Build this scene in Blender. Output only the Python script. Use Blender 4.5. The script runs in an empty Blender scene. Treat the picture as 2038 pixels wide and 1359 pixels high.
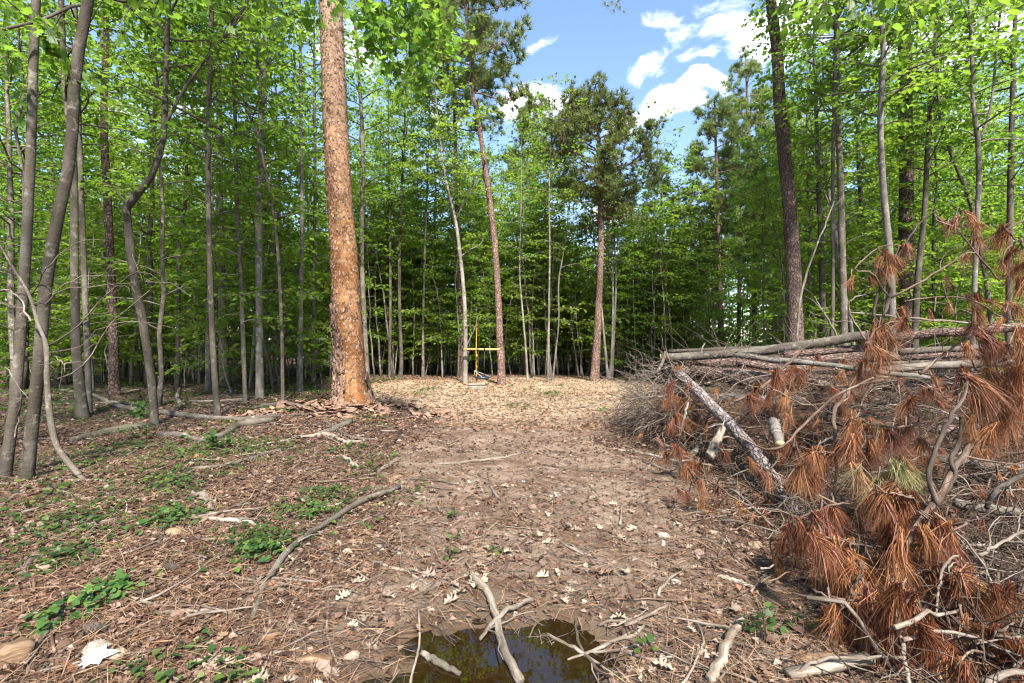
import bpy, math
import numpy as np
from mathutils import Vector, Matrix, Euler

R = math.radians
SC = bpy.context.scene
COL = SC.collection
CAM_H = 1.40
FOC = 962.4            # focal length in pixels of the full-size photograph
CX, CY = 1019.0, 679.5

# ------------------------------------------------------------------ camera
cam = bpy.data.cameras.new('camera')
cam.lens = 17.0
cam.sensor_width = 36.0
cam.clip_start = 0.05
cam.clip_end = 2000
cam_o = bpy.data.objects.new('camera', cam)
cam_o.location = (0, 0, CAM_H)
cam_o.rotation_euler = (R(90), 0, 0)
COL.objects.link(cam_o)
SC.camera = cam_o

# ------------------------------------------------------------------ sun, sky, exposure
SUN_TO = Vector((0.18, -0.65, 0.74)).normalized()       # direction towards the sun
SUN_EL = math.asin(SUN_TO.z)
SUN_AZ = math.atan2(SUN_TO.x, SUN_TO.y)                # clockwise from +Y
sun = bpy.data.lights.new('sun', 'SUN')
sun.energy = 2.9
sun.angle = R(3.0)      # thin cloud veils the sun
sun.color = (1.0, 0.96, 0.89)
sun_o = bpy.data.objects.new('sun', sun)
sun_o.rotation_euler = SUN_TO.to_track_quat('Z', 'Y').to_euler()
sun_o.location = SUN_TO * 60
COL.objects.link(sun_o)

SKY_STRENGTH = 0.07
CLOUD_BRIGHT = 9.5
world = bpy.data.worlds.new('World')
SC.world = world
world.use_nodes = True

def build_world():
    nt = world.node_tree
    nt.nodes.clear()
    N, L = nt.nodes.new, nt.links.new
    out = N('ShaderNodeOutputWorld')
    bg = N('ShaderNodeBackground')
    bg.inputs['Strength'].default_value = SKY_STRENGTH
    sky = N('ShaderNodeTexSky')
    sky.sky_type = 'NISHITA'
    sky.sun_disc = False
    sky.sun_elevation = SUN_EL
    sky.sun_rotation = SUN_AZ
    sky.air_density = 1.0
    sky.dust_density = 0.6
    sky.ozone_density = 1.6
    tc = N('ShaderNodeTexCoord')
    # fair weather clouds: a broken noise field over the whole sky, plus the banks seen over the clearing
    warp = N('ShaderNodeTexNoise'); warp.inputs['Scale'].default_value = 7.0; warp.inputs['Detail'].default_value = 6
    L(tc.outputs['Generated'], warp.inputs['Vector'])
    ws = N('ShaderNodeVectorMath'); ws.operation = 'MULTIPLY_ADD'
    L(warp.outputs['Color'], ws.inputs[0]); ws.inputs[1].default_value = (0.16, 0.16, 0.12); ws.inputs[2].default_value = (-0.08, -0.08, -0.06)
    vec = N('ShaderNodeVectorMath'); vec.operation = 'ADD'
    L(tc.outputs['Generated'], vec.inputs[0]); L(ws.outputs[0], vec.inputs[1])
    sc = N('ShaderNodeVectorMath'); sc.operation = 'MULTIPLY'; sc.inputs[1].default_value = (1, 1, 1.9)
    L(vec.outputs[0], sc.inputs[0])
    banks = [(1330, 205, .066, 1.0), (1265, 225, .05, .8), (1400, 165, .042, .8), (1290, 118, .045, .62), (1060, 218, .085, .9), (1450, 25, .09, .5),
             (1530, 100, .06, .6), (1075, 85, .03, .5), (1240, 250, .05, .55), (1230, 440, .06, .9), (1400, 105, .04, .6),
             (1310, 25, .05, .5), (1560, 30, .12, .8), (700, 100, .12, .5), (1900, 60, .14, .6), (300, 330, .12, .5)]
    acc = None
    for px, py, r, s in banks:
        d = Vector(((px - CX) / FOC, 1.0, (CY - py) / FOC)).normalized()
        dist = N('ShaderNodeVectorMath'); dist.operation = 'DISTANCE'
        L(sc.outputs[0], dist.inputs[0]); dist.inputs[1].default_value = (d.x, d.y, d.z * 1.9)
        mr = N('ShaderNodeMapRange'); mr.interpolation_type = 'SMOOTHSTEP'
        L(dist.outputs['Value'], mr.inputs[0])
        mr.inputs[1].default_value = r * 1.25; mr.inputs[2].default_value = r * 0.25
        mr.inputs[3].default_value = 0.0; mr.inputs[4].default_value = s
        if acc is None:
            acc = mr.outputs[0]
        else:
            mx = N('ShaderNodeMath'); mx.operation = 'MAXIMUM'
            L(acc, mx.inputs[0]); L(mr.outputs[0], mx.inputs[1]); acc = mx.outputs[0]
    fld = N('ShaderNodeTexNoise'); fld.inputs['Scale'].default_value = 3.2; fld.inputs['Detail'].default_value = 7; fld.inputs['Roughness'].default_value = 0.55
    L(sc.outputs[0], fld.inputs['Vector'])
    fm = N('ShaderNodeMapRange'); L(fld.outputs['Fac'], fm.inputs[0])
    fm.inputs[1].default_value = 0.52; fm.inputs[2].default_value = 0.72; fm.inputs[3].default_value = 0; fm.inputs[4].default_value = 0.7
    mx = N('ShaderNodeMath'); mx.operation = 'MAXIMUM'; L(acc, mx.inputs[0]); L(fm.outputs[0], mx.inputs[1])
    fine = N('ShaderNodeTexNoise'); fine.inputs['Scale'].default_value = 16; fine.inputs['Detail'].default_value = 8; fine.inputs['Roughness'].default_value = 0.6
    L(sc.outputs[0], fine.inputs['Vector'])
    fr = N('ShaderNodeMath'); fr.operation = 'MULTIPLY_ADD'; fr.inputs[1].default_value = 1.5
    L(fine.outputs['Fac'], fr.inputs[0]); L(mx.outputs[0], fr.inputs[2])
    dens = N('ShaderNodeMapRange'); dens.interpolation_type = 'SMOOTHSTEP'; L(fr.outputs[0], dens.inputs[0])
    dens.inputs[1].default_value = 1.0; dens.inputs[2].default_value = 1.75; dens.inputs[3].default_value = 0.0; dens.inputs[4].default_value = 0.95
    mixc = N('ShaderNodeMix'); mixc.data_type = 'RGBA'
    L(dens.outputs[0], mixc.inputs[0])
    hs = N('ShaderNodeHueSaturation'); hs.inputs['Saturation'].default_value = 1.02; hs.inputs['Value'].default_value = 1.0
    L(sky.outputs[0], hs.inputs['Color'])
    L(hs.outputs[0], mixc.inputs[6])
    mixc.inputs[7].default_value = (CLOUD_BRIGHT, CLOUD_BRIGHT, CLOUD_BRIGHT * 1.03, 1)
    L(mixc.outputs[2], bg.inputs['Color'])
    L(bg.outputs[0], out.inputs['Surface'])
build_world()

SC.view_settings.view_transform = 'Standard'
SC.view_settings.look = 'None'
SC.view_settings.exposure = 2.4
SC.view_settings.gamma = 1.0
SC.view_settings.use_curve_mapping = False
SC.render.engine = 'CYCLES'
cy = SC.cycles
cy.use_denoising = True
cy.max_bounces = 12
cy.diffuse_bounces = 9
cy.glossy_bounces = 2
cy.transmission_bounces = 8
cy.transparent_max_bounces = 8
cy.caustics_reflective = False
cy.caustics_refractive = False
cy.use_adaptive_sampling = True
cy.adaptive_threshold = 0.02
cy.filter_width = 1.2

# ------------------------------------------------------------------ small maths
def sm(a, b, x):
    t = np.clip((x - a) / (b - a), 0, 1)
    return t * t * (3 - 2 * t)

_NR = np.random.default_rng(5).random((64, 64))
def vnoise(x, y):
    x = np.asarray(x, float); y = np.asarray(y, float)
    xi = np.floor(x).astype(int); yi = np.floor(y).astype(int)
    fx = x - xi; fy = y - yi
    fx = fx * fx * (3 - 2 * fx); fy = fy * fy * (3 - 2 * fy)
    a = _NR[xi % 64, yi % 64]; b = _NR[(xi + 1) % 64, yi % 64]
    c = _NR[xi % 64, (yi + 1) % 64]; d = _NR[(xi + 1) % 64, (yi + 1) % 64]
    return (a * (1 - fx) + b * fx) * (1 - fy) + (c * (1 - fx) + d * fx) * fy - 0.5

PUD = (-0.06, 1.98)     # puddle centre
TRUNK_BASE = (-3.72, 10.9)
def pud_d(x, y):
    dx = (x - PUD[0]) / 0.52; dy = (y - PUD[1]) / 0.56
    return np.sqrt(dx * dx + dy * dy) + 0.45 * vnoise(x * 7 + 3, y * 7) + 0.2 * vnoise(x * 19, y * 19)

def gz(x, y):
    """height of the ground"""
    x = np.asarray(x, float); y = np.asarray(y, float)
    far = sm(3, 40, np.abs(y) + np.abs(x))
    z = 0.10 * vnoise(x * 0.35 + 7, y * 0.35) + 0.05 * vnoise(x * 1.1, y * 1.1 + 9) + 0.022 * vnoise(x * 3.3, y * 3.3) + 0.010 * vnoise(x * 9, y * 9)
    z = z + far * 0.5 * vnoise(x * 0.05 + 3.3, y * 0.05 + 1.7)
    side = sm(0.9, 2.2, -x - 0.15 + 0.1 * y * 0)           # left bank a little above the track
    z = z + 0.09 * side * sm(1, 3, y) * (1 - sm(14, 20, y))
    r = np.hypot((x - TRUNK_BASE[0]) / 1.5, (y - TRUNK_BASE[1] + 0.3) / 1.1)
    z = z + 0.16 * np.exp(-r * r)
    z = z - 0.03 * np.exp(-((x - 0.9) / 0.22) ** 2) * sm(2, 3, y) * (1 - sm(9, 12, y))   # wheel rut
    p = pud_d(x, y)
    z = z * sm(0.6, 2.2, p) - 0.085 * (1 - sm(0.30, 1.25, p)) - 0.012 * (1 - sm(0.9, 2.0, p))
    return z

def G(x, y, dz=0.0):
    return Vector((x, y, float(gz(x, y)) + dz))

def P(px, py, D):
    """the point at depth D that shows at photo pixel (px, py)"""
    return Vector(((px - CX) / FOC * D, D, CAM_H + (CY - py) / FOC * D))

def PG(px, py, dz=0.0):
    """the point of the ground that shows at photo pixel (px, py)"""
    D = CAM_H * FOC / (py - CY)
    for _ in range(12):
        x = (px - CX) / FOC * D
        z = max(float(gz(x, D)), -0.035)
        D = 0.5 * D + 0.5 * (CAM_H - z) * FOC / (py - CY)
    return G((px - CX) / FOC * D, D, dz)

def spline(pts, n):
    """n points of a Catmull-Rom curve through pts (any number of columns)"""
    p = np.asarray([tuple(q) for q in pts], float)
    if len(p) == 2:
        t = np.linspace(0, 1, n)[:, None]
        return p[0] * (1 - t) + p[1] * t
    q = np.vstack([2 * p[0] - p[1], p, 2 * p[-1] - p[-2]])
    seg = np.linalg.norm(np.diff(p[:, :3], axis=0), axis=1)
    cum = np.concatenate([[0], np.cumsum(seg)])
    s = np.linspace(0, cum[-1], n)
    i = np.clip(np.searchsorted(cum, s, 'right') - 1, 0, len(p) - 2)
    t = ((s - cum[i]) / np.maximum(seg[i], 1e-9))[:, None]
    a, b, c, d = q[i], q[i + 1], q[i + 2], q[i + 3]
    return 0.5 * (2 * b + (c - a) * t + (2 * a - 5 * b + 4 * c - d) * t ** 2 + (3 * b - a - 3 * c + d) * t ** 3)

def unit(v):
    return v / np.maximum(np.linalg.norm(v, axis=-1, keepdims=True), 1e-9)

# ------------------------------------------------------------------ mesh collector
class MB:
    def __init__(self):
        self.v, self.q, self.t, self.b = [], [], [], []
        self.n = 0
    def add(self, v, quads=None, tris=None, bark=None):
        v = np.asarray(v, float)
        self.v.append(v)
        self.b.append(np.asarray(bark, float) if bark is not None else v)
        if quads is not None and len(quads):
            self.q.append(np.asarray(quads, int) + self.n)
        if tris is not None and len(tris):
            self.t.append(np.asarray(tris, int) + self.n)
        self.n += len(v)
    def tube(self, path, rad, sides=6, cap=True, lump=0.0, rng=None, s0=0.0, flute=None):
        p = np.asarray([tuple(a) for a in path], float)
        n = len(p)
        rad = np.broadcast_to(np.asarray(rad, float), (n,))
        tan = unit(np.gradient(p, axis=0))
        ref = np.array([0., 1., 0.]) if abs(tan[0][1]) < 0.8 else np.array([1., 0., 0.])
        u = np.empty_like(p)
        a = ref
        for i in range(n):
            a = a - tan[i] * a.dot(tan[i])
            a = a / max(np.linalg.norm(a), 1e-9)
            u[i] = a
        w = np.cross(tan, u)
        th = np.arange(sides) * 2 * math.pi / sides
        rr = rad[:, None] * np.ones((1, sides))
        if lump and rng is not None:
            rr = rr * (1 + lump * (rng.random((n, sides)) - 0.5) * 2)
        if flute is not None:
            rr = rr * flute(np.linspace(0, 1, n)[:, None], th[None, :], p[:, 2][:, None])
        V = p[:, None, :] + rr[..., None] * (np.cos(th)[None, :, None] * u[:, None, :] + np.sin(th)[None, :, None] * w[:, None, :])
        s = s0 + np.concatenate([[0], np.cumsum(np.linalg.norm(np.diff(p, axis=0), axis=1))])
        r0 = max(rad.mean(), 1e-3)
        B = np.empty_like(V)
        B[..., 0] = r0 * np.cos(th)[None, :]; B[..., 1] = r0 * np.sin(th)[None, :]; B[..., 2] = s[:, None]
        i = np.arange(n - 1)[:, None] * sides; j = np.arange(sides)[None, :]; k = (j + 1) % sides
        Q = np.stack([i + j, i + k, i + sides + k, i + sides + j], -1).reshape(-1, 4)
        V = V.reshape(-1, 3); B = B.reshape(-1, 3)
        T = None
        if cap:
            V = np.vstack([V, p[:1], p[-1:]])
            B = np.vstack([B, [[0, 0, s[0]]], [[0, 0, s[-1]]]])
            c0, c1 = n * sides, n * sides + 1
            j = np.arange(sides); k = (j + 1) % sides; e = (n - 1) * sides
            T = np.vstack([np.stack([np.full(sides, c0), k, j], -1), np.stack([np.full(sides, c1), e + j, e + k], -1)])
        self.add(V, Q, T, B)
    def stamp(self, tv, tt, pos, dr, nr, size, quads=None):
        """many copies of the template (tv, tt): x along dr, z along nr"""
        N = len(pos)
        if not N: return
        dr = unit(np.asarray(dr, float)); nr = np.asarray(nr, float)
        nr = unit(nr - dr * (nr * dr).sum(1, keepdims=True))
        sd = np.cross(nr, dr)
        size = np.asarray(size, float)
        if size.ndim == 1: size = size[:, None].repeat(3, 1)
        tv = np.asarray(tv, float)
        V = pos[:, None, :] + (tv[None, :, 0, None] * (size[:, None, 0:1] * dr[:, None, :]) + tv[None, :, 1, None] * (size[:, None, 1:2] * sd[:, None, :])
                               + tv[None, :, 2, None] * (size[:, None, 2:3] * nr[:, None, :]))
        o = (np.arange(N) * len(tv))[:, None, None]
        T = (np.asarray(tt, int)[None] + o).reshape(-1, 3) if tt is not None else None
        Q = (np.asarray(quads, int)[None] + o).reshape(-1, 4) if quads is not None else None
        self.add(V.reshape(-1, 3), Q, T)
    def mesh(self, name, mat, smooth=True):
        me = bpy.data.meshes.new(name)
        if not self.n: return me
        V = np.vstack(self.v); B = np.vstack(self.b)
        q = np.vstack(self.q) if self.q else np.zeros((0, 4), int)
        t = np.vstack(self.t) if self.t else np.zeros((0, 3), int)
        me.vertices.add(len(V)); me.vertices.foreach_set('co', V.astype(np.float32).ravel())
        lp = np.concatenate([q.ravel(), t.ravel()]).astype(np.int32)
        me.loops.add(len(lp)); me.loops.foreach_set('vertex_index', lp)
        st = np.concatenate([np.arange(len(q)) * 4, len(q) * 4 + np.arange(len(t)) * 3]).astype(np.int32)
        me.polygons.add(len(st)); me.polygons.foreach_set('loop_start', st)
        if smooth:
            me.polygons.foreach_set('use_smooth', np.ones(len(st), bool))
        me.update(calc_edges=True)
        at = me.attributes.new('bark', 'FLOAT_VECTOR', 'POINT')
        at.data.foreach_set('vector', B.astype(np.float32).ravel())
        if mat is not None: me.materials.append(mat)
        return me

# ------------------------------------------------------------------ object helpers
def link(name, me, parent=None, loc=None, rot=None, scale=None):
    o = bpy.data.objects.new(name, me)
    COL.objects.link(o)
    if parent is not None: o.parent = parent
    if loc is not None: o.location = loc
    if rot is not None: o.rotation_euler = rot
    if scale is not None: o.scale = scale
    return o

def tag(o, label=None, cat=None, group=None, kind=None):
    if label: o['label'] = label
    if cat: o['category'] = cat
    if group: o['group'] = group
    if kind: o['kind'] = kind
    return o

def thing(name, label, cat, loc=(0, 0, 0), group=None):
    o = bpy.data.objects.new(name, None)
    o.empty_display_size = 0.2
    COL.objects.link(o)
    o.location = loc
    return tag(o, label, cat, group)

def dup(root, loc, rz=0.0, scale=1.0, label=None, group=None, tilt=(0, 0)):
    """a copy of a thing, its parts and their sub-parts; mesh data is shared"""
    r = root.copy(); COL.objects.link(r)
    r.location = loc; r.rotation_euler = (tilt[0], tilt[1], rz)
    r.scale = (scale, scale, scale)
    if label: r['label'] = label
    if group: r['group'] = group
    for ch in KIDS.get(root.name, []):
        c = ch.copy(); COL.objects.link(c); c.parent = r
    return r
KIDS = {}
def kid(name, me, root):
    o = link(name, me, root)
    KIDS.setdefault(root.name, []).append(o)
    return o

# ------------------------------------------------------------------ materials
def mat_new(name):
    m = bpy.data.materials.new(name)
    m.use_nodes = True
    nt = m.node_tree
    nt.nodes.clear()
    return m, nt, nt.nodes.new, nt.links.new

def ramp(N, stops):
    r = N('ShaderNodeValToRGB')
    e = r.color_ramp.elements
    while len(e) < len(stops): e.new(0.5)
    for el, (p, c) in zip(e, stops):
        el.position = p; el.color = (*c, 1) if len(c) == 3 else c
    return r

def mixrgb(N, L, fac, a, b, mode='MIX'):
    m = N('ShaderNodeMix'); m.data_type = 'RGBA'; m.blend_type = mode
    for i, v in ((0, fac), (6, a), (7, b)):
        if isinstance(v, (int, float)): m.inputs[i].default_value = v
        elif isinstance(v, tuple): m.inputs[i].default_value = (*v, 1)
        else: L(v, m.inputs[i])
    return m.outputs[2]

def noise(N, L, vec, scale, detail=4, rough=0.55, stretch=None):
    if stretch:
        mp = N('ShaderNodeVectorMath'); mp.operation = 'MULTIPLY'; mp.inputs[1].default_value = stretch
        L(vec, mp.inputs[0]); vec = mp.outputs[0]
    n = N('ShaderNodeTexNoise')
    n.inputs['Scale'].default_value = scale; n.inputs['Detail'].default_value = detail; n.inputs['Roughness'].default_value = rough
    L(vec, n.inputs['Vector'])
    return n

def maprange(N, L, v, a, b, c=0.0, d=1.0):
    m = N('ShaderNodeMapRange'); L(v, m.inputs[0])
    for i, x in enumerate((a, b, c, d)): m.inputs[i + 1].default_value = x
    return m.outputs[0]

def attr(N, name):
    a = N('ShaderNodeAttribute'); a.attribute_name = name
    return a

def finish(m, N, L, col, rough=0.85, bump=None, bump_d=0.01, bump_s=0.8, spec=0.25):
    out = N('ShaderNodeOutputMaterial'); b = N('ShaderNodeBsdfPrincipled')
    if isinstance(col, tuple): b.inputs['Base Color'].default_value = (*col, 1)
    else: L(col, b.inputs['Base Color'])
    if isinstance(rough, (int, float)): b.inputs['Roughness'].default_value = rough
    else: L(rough, b.inputs['Roughness'])
    b.inputs['Specular IOR Level'].default_value = spec
    if bump is not None:
        bp = N('ShaderNodeBump'); bp.inputs['Distance'].default_value = bump_d; bp.inputs['Strength'].default_value = bump_s
        L(bump, bp.inputs['Height']); L(bp.outputs[0], b.inputs['Normal'])
    L(b.outputs[0], out.inputs['Surface'])
    return m

def objvec(N, L, at):
    """cylindrical bark coordinates shifted per object so that copies differ"""
    oi = N('ShaderNodeObjectInfo')
    sc = N('ShaderNodeMath'); sc.operation = 'MULTIPLY'; sc.inputs[1].default_value = 37.0
    L(oi.outputs['Random'], sc.inputs[0])
    ad = N('ShaderNodeVectorMath'); ad.operation = 'ADD'
    L(at.outputs['Vector'], ad.inputs[0]); L(sc.outputs[0], ad.inputs[1])
    return ad.outputs[0], oi

def mat_bark_smooth(name, dark, mid, pale, moss=0.25, ring=0.35):
    m, nt, N, L = mat_new(name)
    v, oi = objvec(N, L, attr(N, 'bark'))
    n1 = noise(N, L, v, 5.0, 6, 0.6, (1.6, 1.6, 0.5))
    col = ramp(N, [(0.30, dark), (0.5, mid), (0.72, pale)])
    L(n1.outputs['Fac'], col.inputs[0])
    blot = noise(N, L, v, 13, 5, 0.65, (1, 1, 0.7))
    f = maprange(N, L, blot.outputs['Fac'], 0.56, 0.66, 0, 0.75)
    c = mixrgb(N, L, f, col.outputs[0], tuple(min(1, a * 1.5) for a in pale))
    rg = noise(N, L, v, 9, 3, 0.7, (0.8, 0.8, 5.0))
    f2 = maprange(N, L, rg.outputs['Fac'], 0.58, 0.70, 0, ring)
    c = mixrgb(N, L, f2, c, tuple(a * 0.45 for a in dark))
    ms = noise(N, L, v, 2.3, 4, 0.6)
    f3 = maprange(N, L, ms.outputs['Fac'], 0.56, 0.74, 0, moss)
    c = mixrgb(N, L, f3, c, (0.07, 0.085, 0.03))
    val = maprange(N, L, oi.outputs['Random'], 0, 1, 0.72, 1.2)
    hs = N('ShaderNodeHueSaturation'); L(c, hs.inputs['Color']); L(val, hs.inputs['Value'])
    fine = noise(N, L, v, 60, 4, 0.7, (1, 1, 0.35))
    add = N('ShaderNodeMath'); add.operation = 'MULTIPLY_ADD'; L(rg.outputs['Fac'], add.inputs[0]); add.inputs[1].default_value = 0.8; L(fine.outputs['Fac'], add.inputs[2])
    return finish(m, N, L, hs.outputs[0], 0.9, add.outputs[0], 0.012, 0.7, 0.15)

def mat_bark_pine(name, crack, plate, plate2, scale=1.0):
    m, nt, N, L = mat_new(name)
    v, oi = objvec(N, L, attr(N, 'bark'))
    w = noise(N, L, v, 9 * scale, 3, 0.6)
    wv = N('ShaderNodeVectorMath'); wv.operation = 'MULTIPLY_ADD'
    L(w.outputs['Color'], wv.inputs[0]); wv.inputs[1].default_value = (0.09, 0.09, 0.16); L(v, wv.inputs[2])
    st = N('ShaderNodeVectorMath'); st.operation = 'MULTIPLY'; st.inputs[1].default_value = (1.5, 1.5, 0.55); L(wv.outputs[0], st.inputs[0])
    vo = N('ShaderNodeTexVoronoi'); vo.feature = 'DISTANCE_TO_EDGE'; vo.inputs['Scale'].default_value = 17 * scale
    L(st.outputs[0], vo.inputs['Vector'])
    vc = N('ShaderNodeTexVoronoi'); vc.inputs['Scale'].default_value = 17 * scale; L(st.outputs[0], vc.inputs['Vector'])
    n2 = noise(N, L, v, 30 * scale, 5, 0.65, (1, 1, 0.6))
    pc = mixrgb(N, L, vc.outputs['Color'], plate, plate2)
    pc = mixrgb(N, L, maprange(N, L, n2.outputs['Fac'], 0.5, 0.75, 0, 0.55), pc, tuple(min(1, a * 1.55) for a in plate2))
    e = maprange(N, L, vo.outputs['Distance'], -0.04, 0.20, 0, 1)
    c = mixrgb(N, L, e, crack, pc)
    big = noise(N, L, v, 1.6, 3, 0.5)
    hs = N('ShaderNodeHueSaturation'); L(c, hs.inputs['Color']); L(maprange(N, L, big.outputs['Fac'], 0.3, 0.7, 0.7, 1.3), hs.inputs['Value'])
    h = N('ShaderNodeMath'); h.operation = 'MULTIPLY_ADD'; L(n2.outputs['Fac'], h.inputs[0]); h.inputs[1].default_value = 0.35; L(e, h.inputs[2])
    return finish(m, N, L, hs.outputs[0], 0.92, h.outputs[0], 0.02, 0.9, 0.12)

def mat_dead_trunk():
    m, nt, N, L = mat_new('bare_dead_pine_wood')
    at = attr(N, 'bark'); v = at.outputs['Vector']
    sx = N('ShaderNodeSeparateXYZ'); L(v, sx.inputs[0])
    big = noise(N, L, v, 2.2, 5, 0.6, (1, 1, 0.45))
    base = ramp(N, [(0.32, (0.105, 0.036, 0.012)), (0.45, (0.19, 0.078, 0.028)), (0.58, (0.28, 0.145, 0.065)), (0.72, (0.36, 0.25, 0.165))])
    L(big.outputs['Fac'], base.inputs[0])
    up = maprange(N, L, sx.outputs['Z'], 3.6, 8.0, 0, 0.85)
    c = mixrgb(N, L, up, base.outputs[0], (0.21, 0.16, 0.125))
    patch = noise(N, L, v, 3.2, 8, 0.75, (1, 1, 0.35))
    c = mixrgb(N, L, maprange(N, L, patch.outputs['Fac'], 0.50, 0.72, 0, 0.5), c, (0.09, 0.042, 0.02))
    sp = noise(N, L, v, 13, 8, 0.85, (1, 1, 0.55))
    c = mixrgb(N, L, maprange(N, L, sp.outputs['Fac'], 0.50, 0.57, 0, 0.9), c, (0.055, 0.026, 0.013))
    sp2 = noise(N, L, v, 25, 6, 0.8, (1, 1, 0.6))
    c = mixrgb(N, L, maprange(N, L, sp2.outputs['Fac'], 0.53, 0.62, 0, 0.7), c, (0.42, 0.30, 0.19))
    holes = N('ShaderNodeTexVoronoi'); holes.inputs['Scale'].default_value = 5.0; L(v, holes.inputs['Vector'])
    c = mixrgb(N, L, maprange(N, L, holes.outputs['Distance'], 0.07, 0.04, 0, 0.5), c, (0.05, 0.025, 0.013))
    h = N('ShaderNodeMath'); h.operation = 'ADD'; L(sp.outputs['Fac'], h.inputs[0]); L(sp2.outputs['Fac'], h.inputs[1])
    return finish(m, N, L, c, 0.85, h.outputs[0], 0.010, 0.6, 0.1)

def mat_wood(name, dark, mid, pale, scale=1.0, var=(0.7, 1.3), island=False):
    m, nt, N, L = mat_new(name)
    v, oi = objvec(N, L, attr(N, 'bark'))
    n1 = noise(N, L, v, 46 * scale, 6, 0.72, (1, 1, 0.13))
    col = ramp(N, [(0.36, dark), (0.5, mid), (0.64, pale)]); L(n1.outputs['Fac'], col.inputs[0])
    n2 = noise(N, L, v, 9 * scale, 5, 0.65, (1, 1, 0.5))
    c = mixrgb(N, L, maprange(N, L, n2.outputs['Fac'], 0.46, 0.66, 0, 0.75), col.outputs[0], dark)
    rnd = oi.outputs['Random']
    if island:
        rnd = N('ShaderNodeNewGeometry').outputs['Random Per Island']
    hs = N('ShaderNodeHueSaturation'); L(c, hs.inputs['Color']); L(maprange(N, L, rnd, 0, 1, *var), hs.inputs['Value'])
    return finish(m, N, L, hs.outputs[0], 0.88, n1.outputs['Fac'], 0.006, 0.7, 0.15)

def mat_leaf(name, stops, trans_col, trans=0.42, rough=0.45, spec=0.35, vals=(0.7, 1.3)):
    m, nt, N, L = mat_new(name)
    ge = N('ShaderNodeNewGeometry'); oi = N('ShaderNodeObjectInfo')
    col = ramp(N, stops); L(ge.outputs['Random Per Island'], col.inputs[0])
    hs = N('ShaderNodeHueSaturation')
    L(col.outputs[0], hs.inputs['Color'])
    L(maprange(N, L, oi.outputs['Random'], 0, 1, *vals), hs.inputs['Value'])
    L(maprange(N, L, oi.outputs['Random'], 0, 1, 0.485, 0.51), hs.inputs['Hue'])
    b = N('ShaderNodeBsdfPrincipled'); b.inputs['Roughness'].default_value = rough; b.inputs['Specular IOR Level'].default_value = spec
    L(hs.outputs[0], b.inputs['Base Color'])
    t = N('ShaderNodeBsdfTranslucent')
    tc = mixrgb(N, L, 0.55, hs.outputs[0], trans_col)
    L(tc, t.inputs['Color'])
    mx = N('ShaderNodeMixShader'); mx.inputs[0].default_value = trans
    L(b.outputs[0], mx.inputs[1]); L(t.outputs[0], mx.inputs[2])
    out = N('ShaderNodeOutputMaterial'); L(mx.outputs[0], out.inputs['Surface'])
    return m

M = {}
M['bark_grey'] = mat_bark_smooth('grey_bark', (0.055, 0.044, 0.033), (0.102, 0.084, 0.065), (0.18, 0.157, 0.128))
M['bark_mossy'] = mat_bark_smooth('mossy_bark', (0.040, 0.033, 0.024), (0.073, 0.060, 0.045), (0.13, 0.113, 0.09), moss=0.45)
M['bark_pale'] = mat_bark_smooth('pale_bark', (0.075, 0.062, 0.050), (0.145, 0.126, 0.104), (0.24, 0.215, 0.185), moss=0.25, ring=0.75)
M['bark_dark'] = mat_bark_smooth('dark_bark', (0.045, 0.036, 0.03), (0.085, 0.068, 0.055), (0.14, 0.115, 0.095), moss=0.2)
M['bark_pine'] = mat_bark_pine('pine_bark', (0.035, 0.022, 0.018), (0.105, 0.068, 0.054), (0.165, 0.115, 0.097))
M['bark_pine_log'] = mat_bark_pine('dry_pine_bark', (0.07, 0.052, 0.046), (0.175, 0.138, 0.126), (0.28, 0.235, 0.22))
M['bark_pine_red'] = mat_bark_pine('reddish_pine_bark', (0.055, 0.032, 0.024), (0.165, 0.098, 0.076), (0.255, 0.17, 0.14))
M['bark_slab'] = mat_wood('shed_bark', (0.09, 0.05, 0.034), (0.19, 0.115, 0.078), (0.31, 0.21, 0.155), 0.6, (0.7, 1.35))
M['bark_inner'] = mat_wood('shed_bark_inner_side', (0.16, 0.085, 0.055), (0.28, 0.165, 0.115), (0.38, 0.25, 0.19), 0.5, (0.7, 1.15))
M['dead_trunk'] = mat_dead_trunk()
M['twig'] = mat_wood('dry_twig', (0.055, 0.040, 0.029), (0.125, 0.096, 0.073), (0.24, 0.20, 0.16), 1.0, (0.5, 1.5), island=True)
M['twig_pile'] = mat_wood('pile_twig', (0.035, 0.024, 0.017), (0.095, 0.068, 0.049), (0.21, 0.168, 0.13), 1.0, (0.4, 1.6), island=True)
M['branch'] = mat_wood('dry_branch', (0.06, 0.044, 0.033), (0.135, 0.105, 0.082), (0.25, 0.21, 0.172), 0.7, (0.6, 1.5))
M['branch_red'] = mat_wood('reddish_flaking_branch', (0.055, 0.034, 0.024), (0.125, 0.082, 0.058), (0.225, 0.165, 0.122), 0.9, (0.8, 1.2))
M['branch_dark'] = mat_wood('dark_branch', (0.035, 0.026, 0.02), (0.075, 0.055, 0.042), (0.13, 0.10, 0.08), 0.8, (0.8, 1.2))
M['wood_pale'] = mat_wood('bleached_wood', (0.095, 0.072, 0.052), (0.20, 0.163, 0.125), (0.33, 0.285, 0.232), 0.8, (0.75, 1.15))
M['wood_rot'] = mat_wood('rotten_wood', (0.06, 0.033, 0.018), (0.17, 0.105, 0.06), (0.33, 0.24, 0.155), 0.5, (0.8, 1.15))
M['wood_cut'] = mat_wood('cut_wood', (0.34, 0.23, 0.13), (0.46, 0.33, 0.20), (0.55, 0.42, 0.27), 0.6, (0.9, 1.1))
M['lumber'] = mat_wood('new_lumber', (0.36, 0.22, 0.09), (0.43, 0.275, 0.12), (0.48, 0.32, 0.16), 0.4, (0.95, 1.05))

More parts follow.
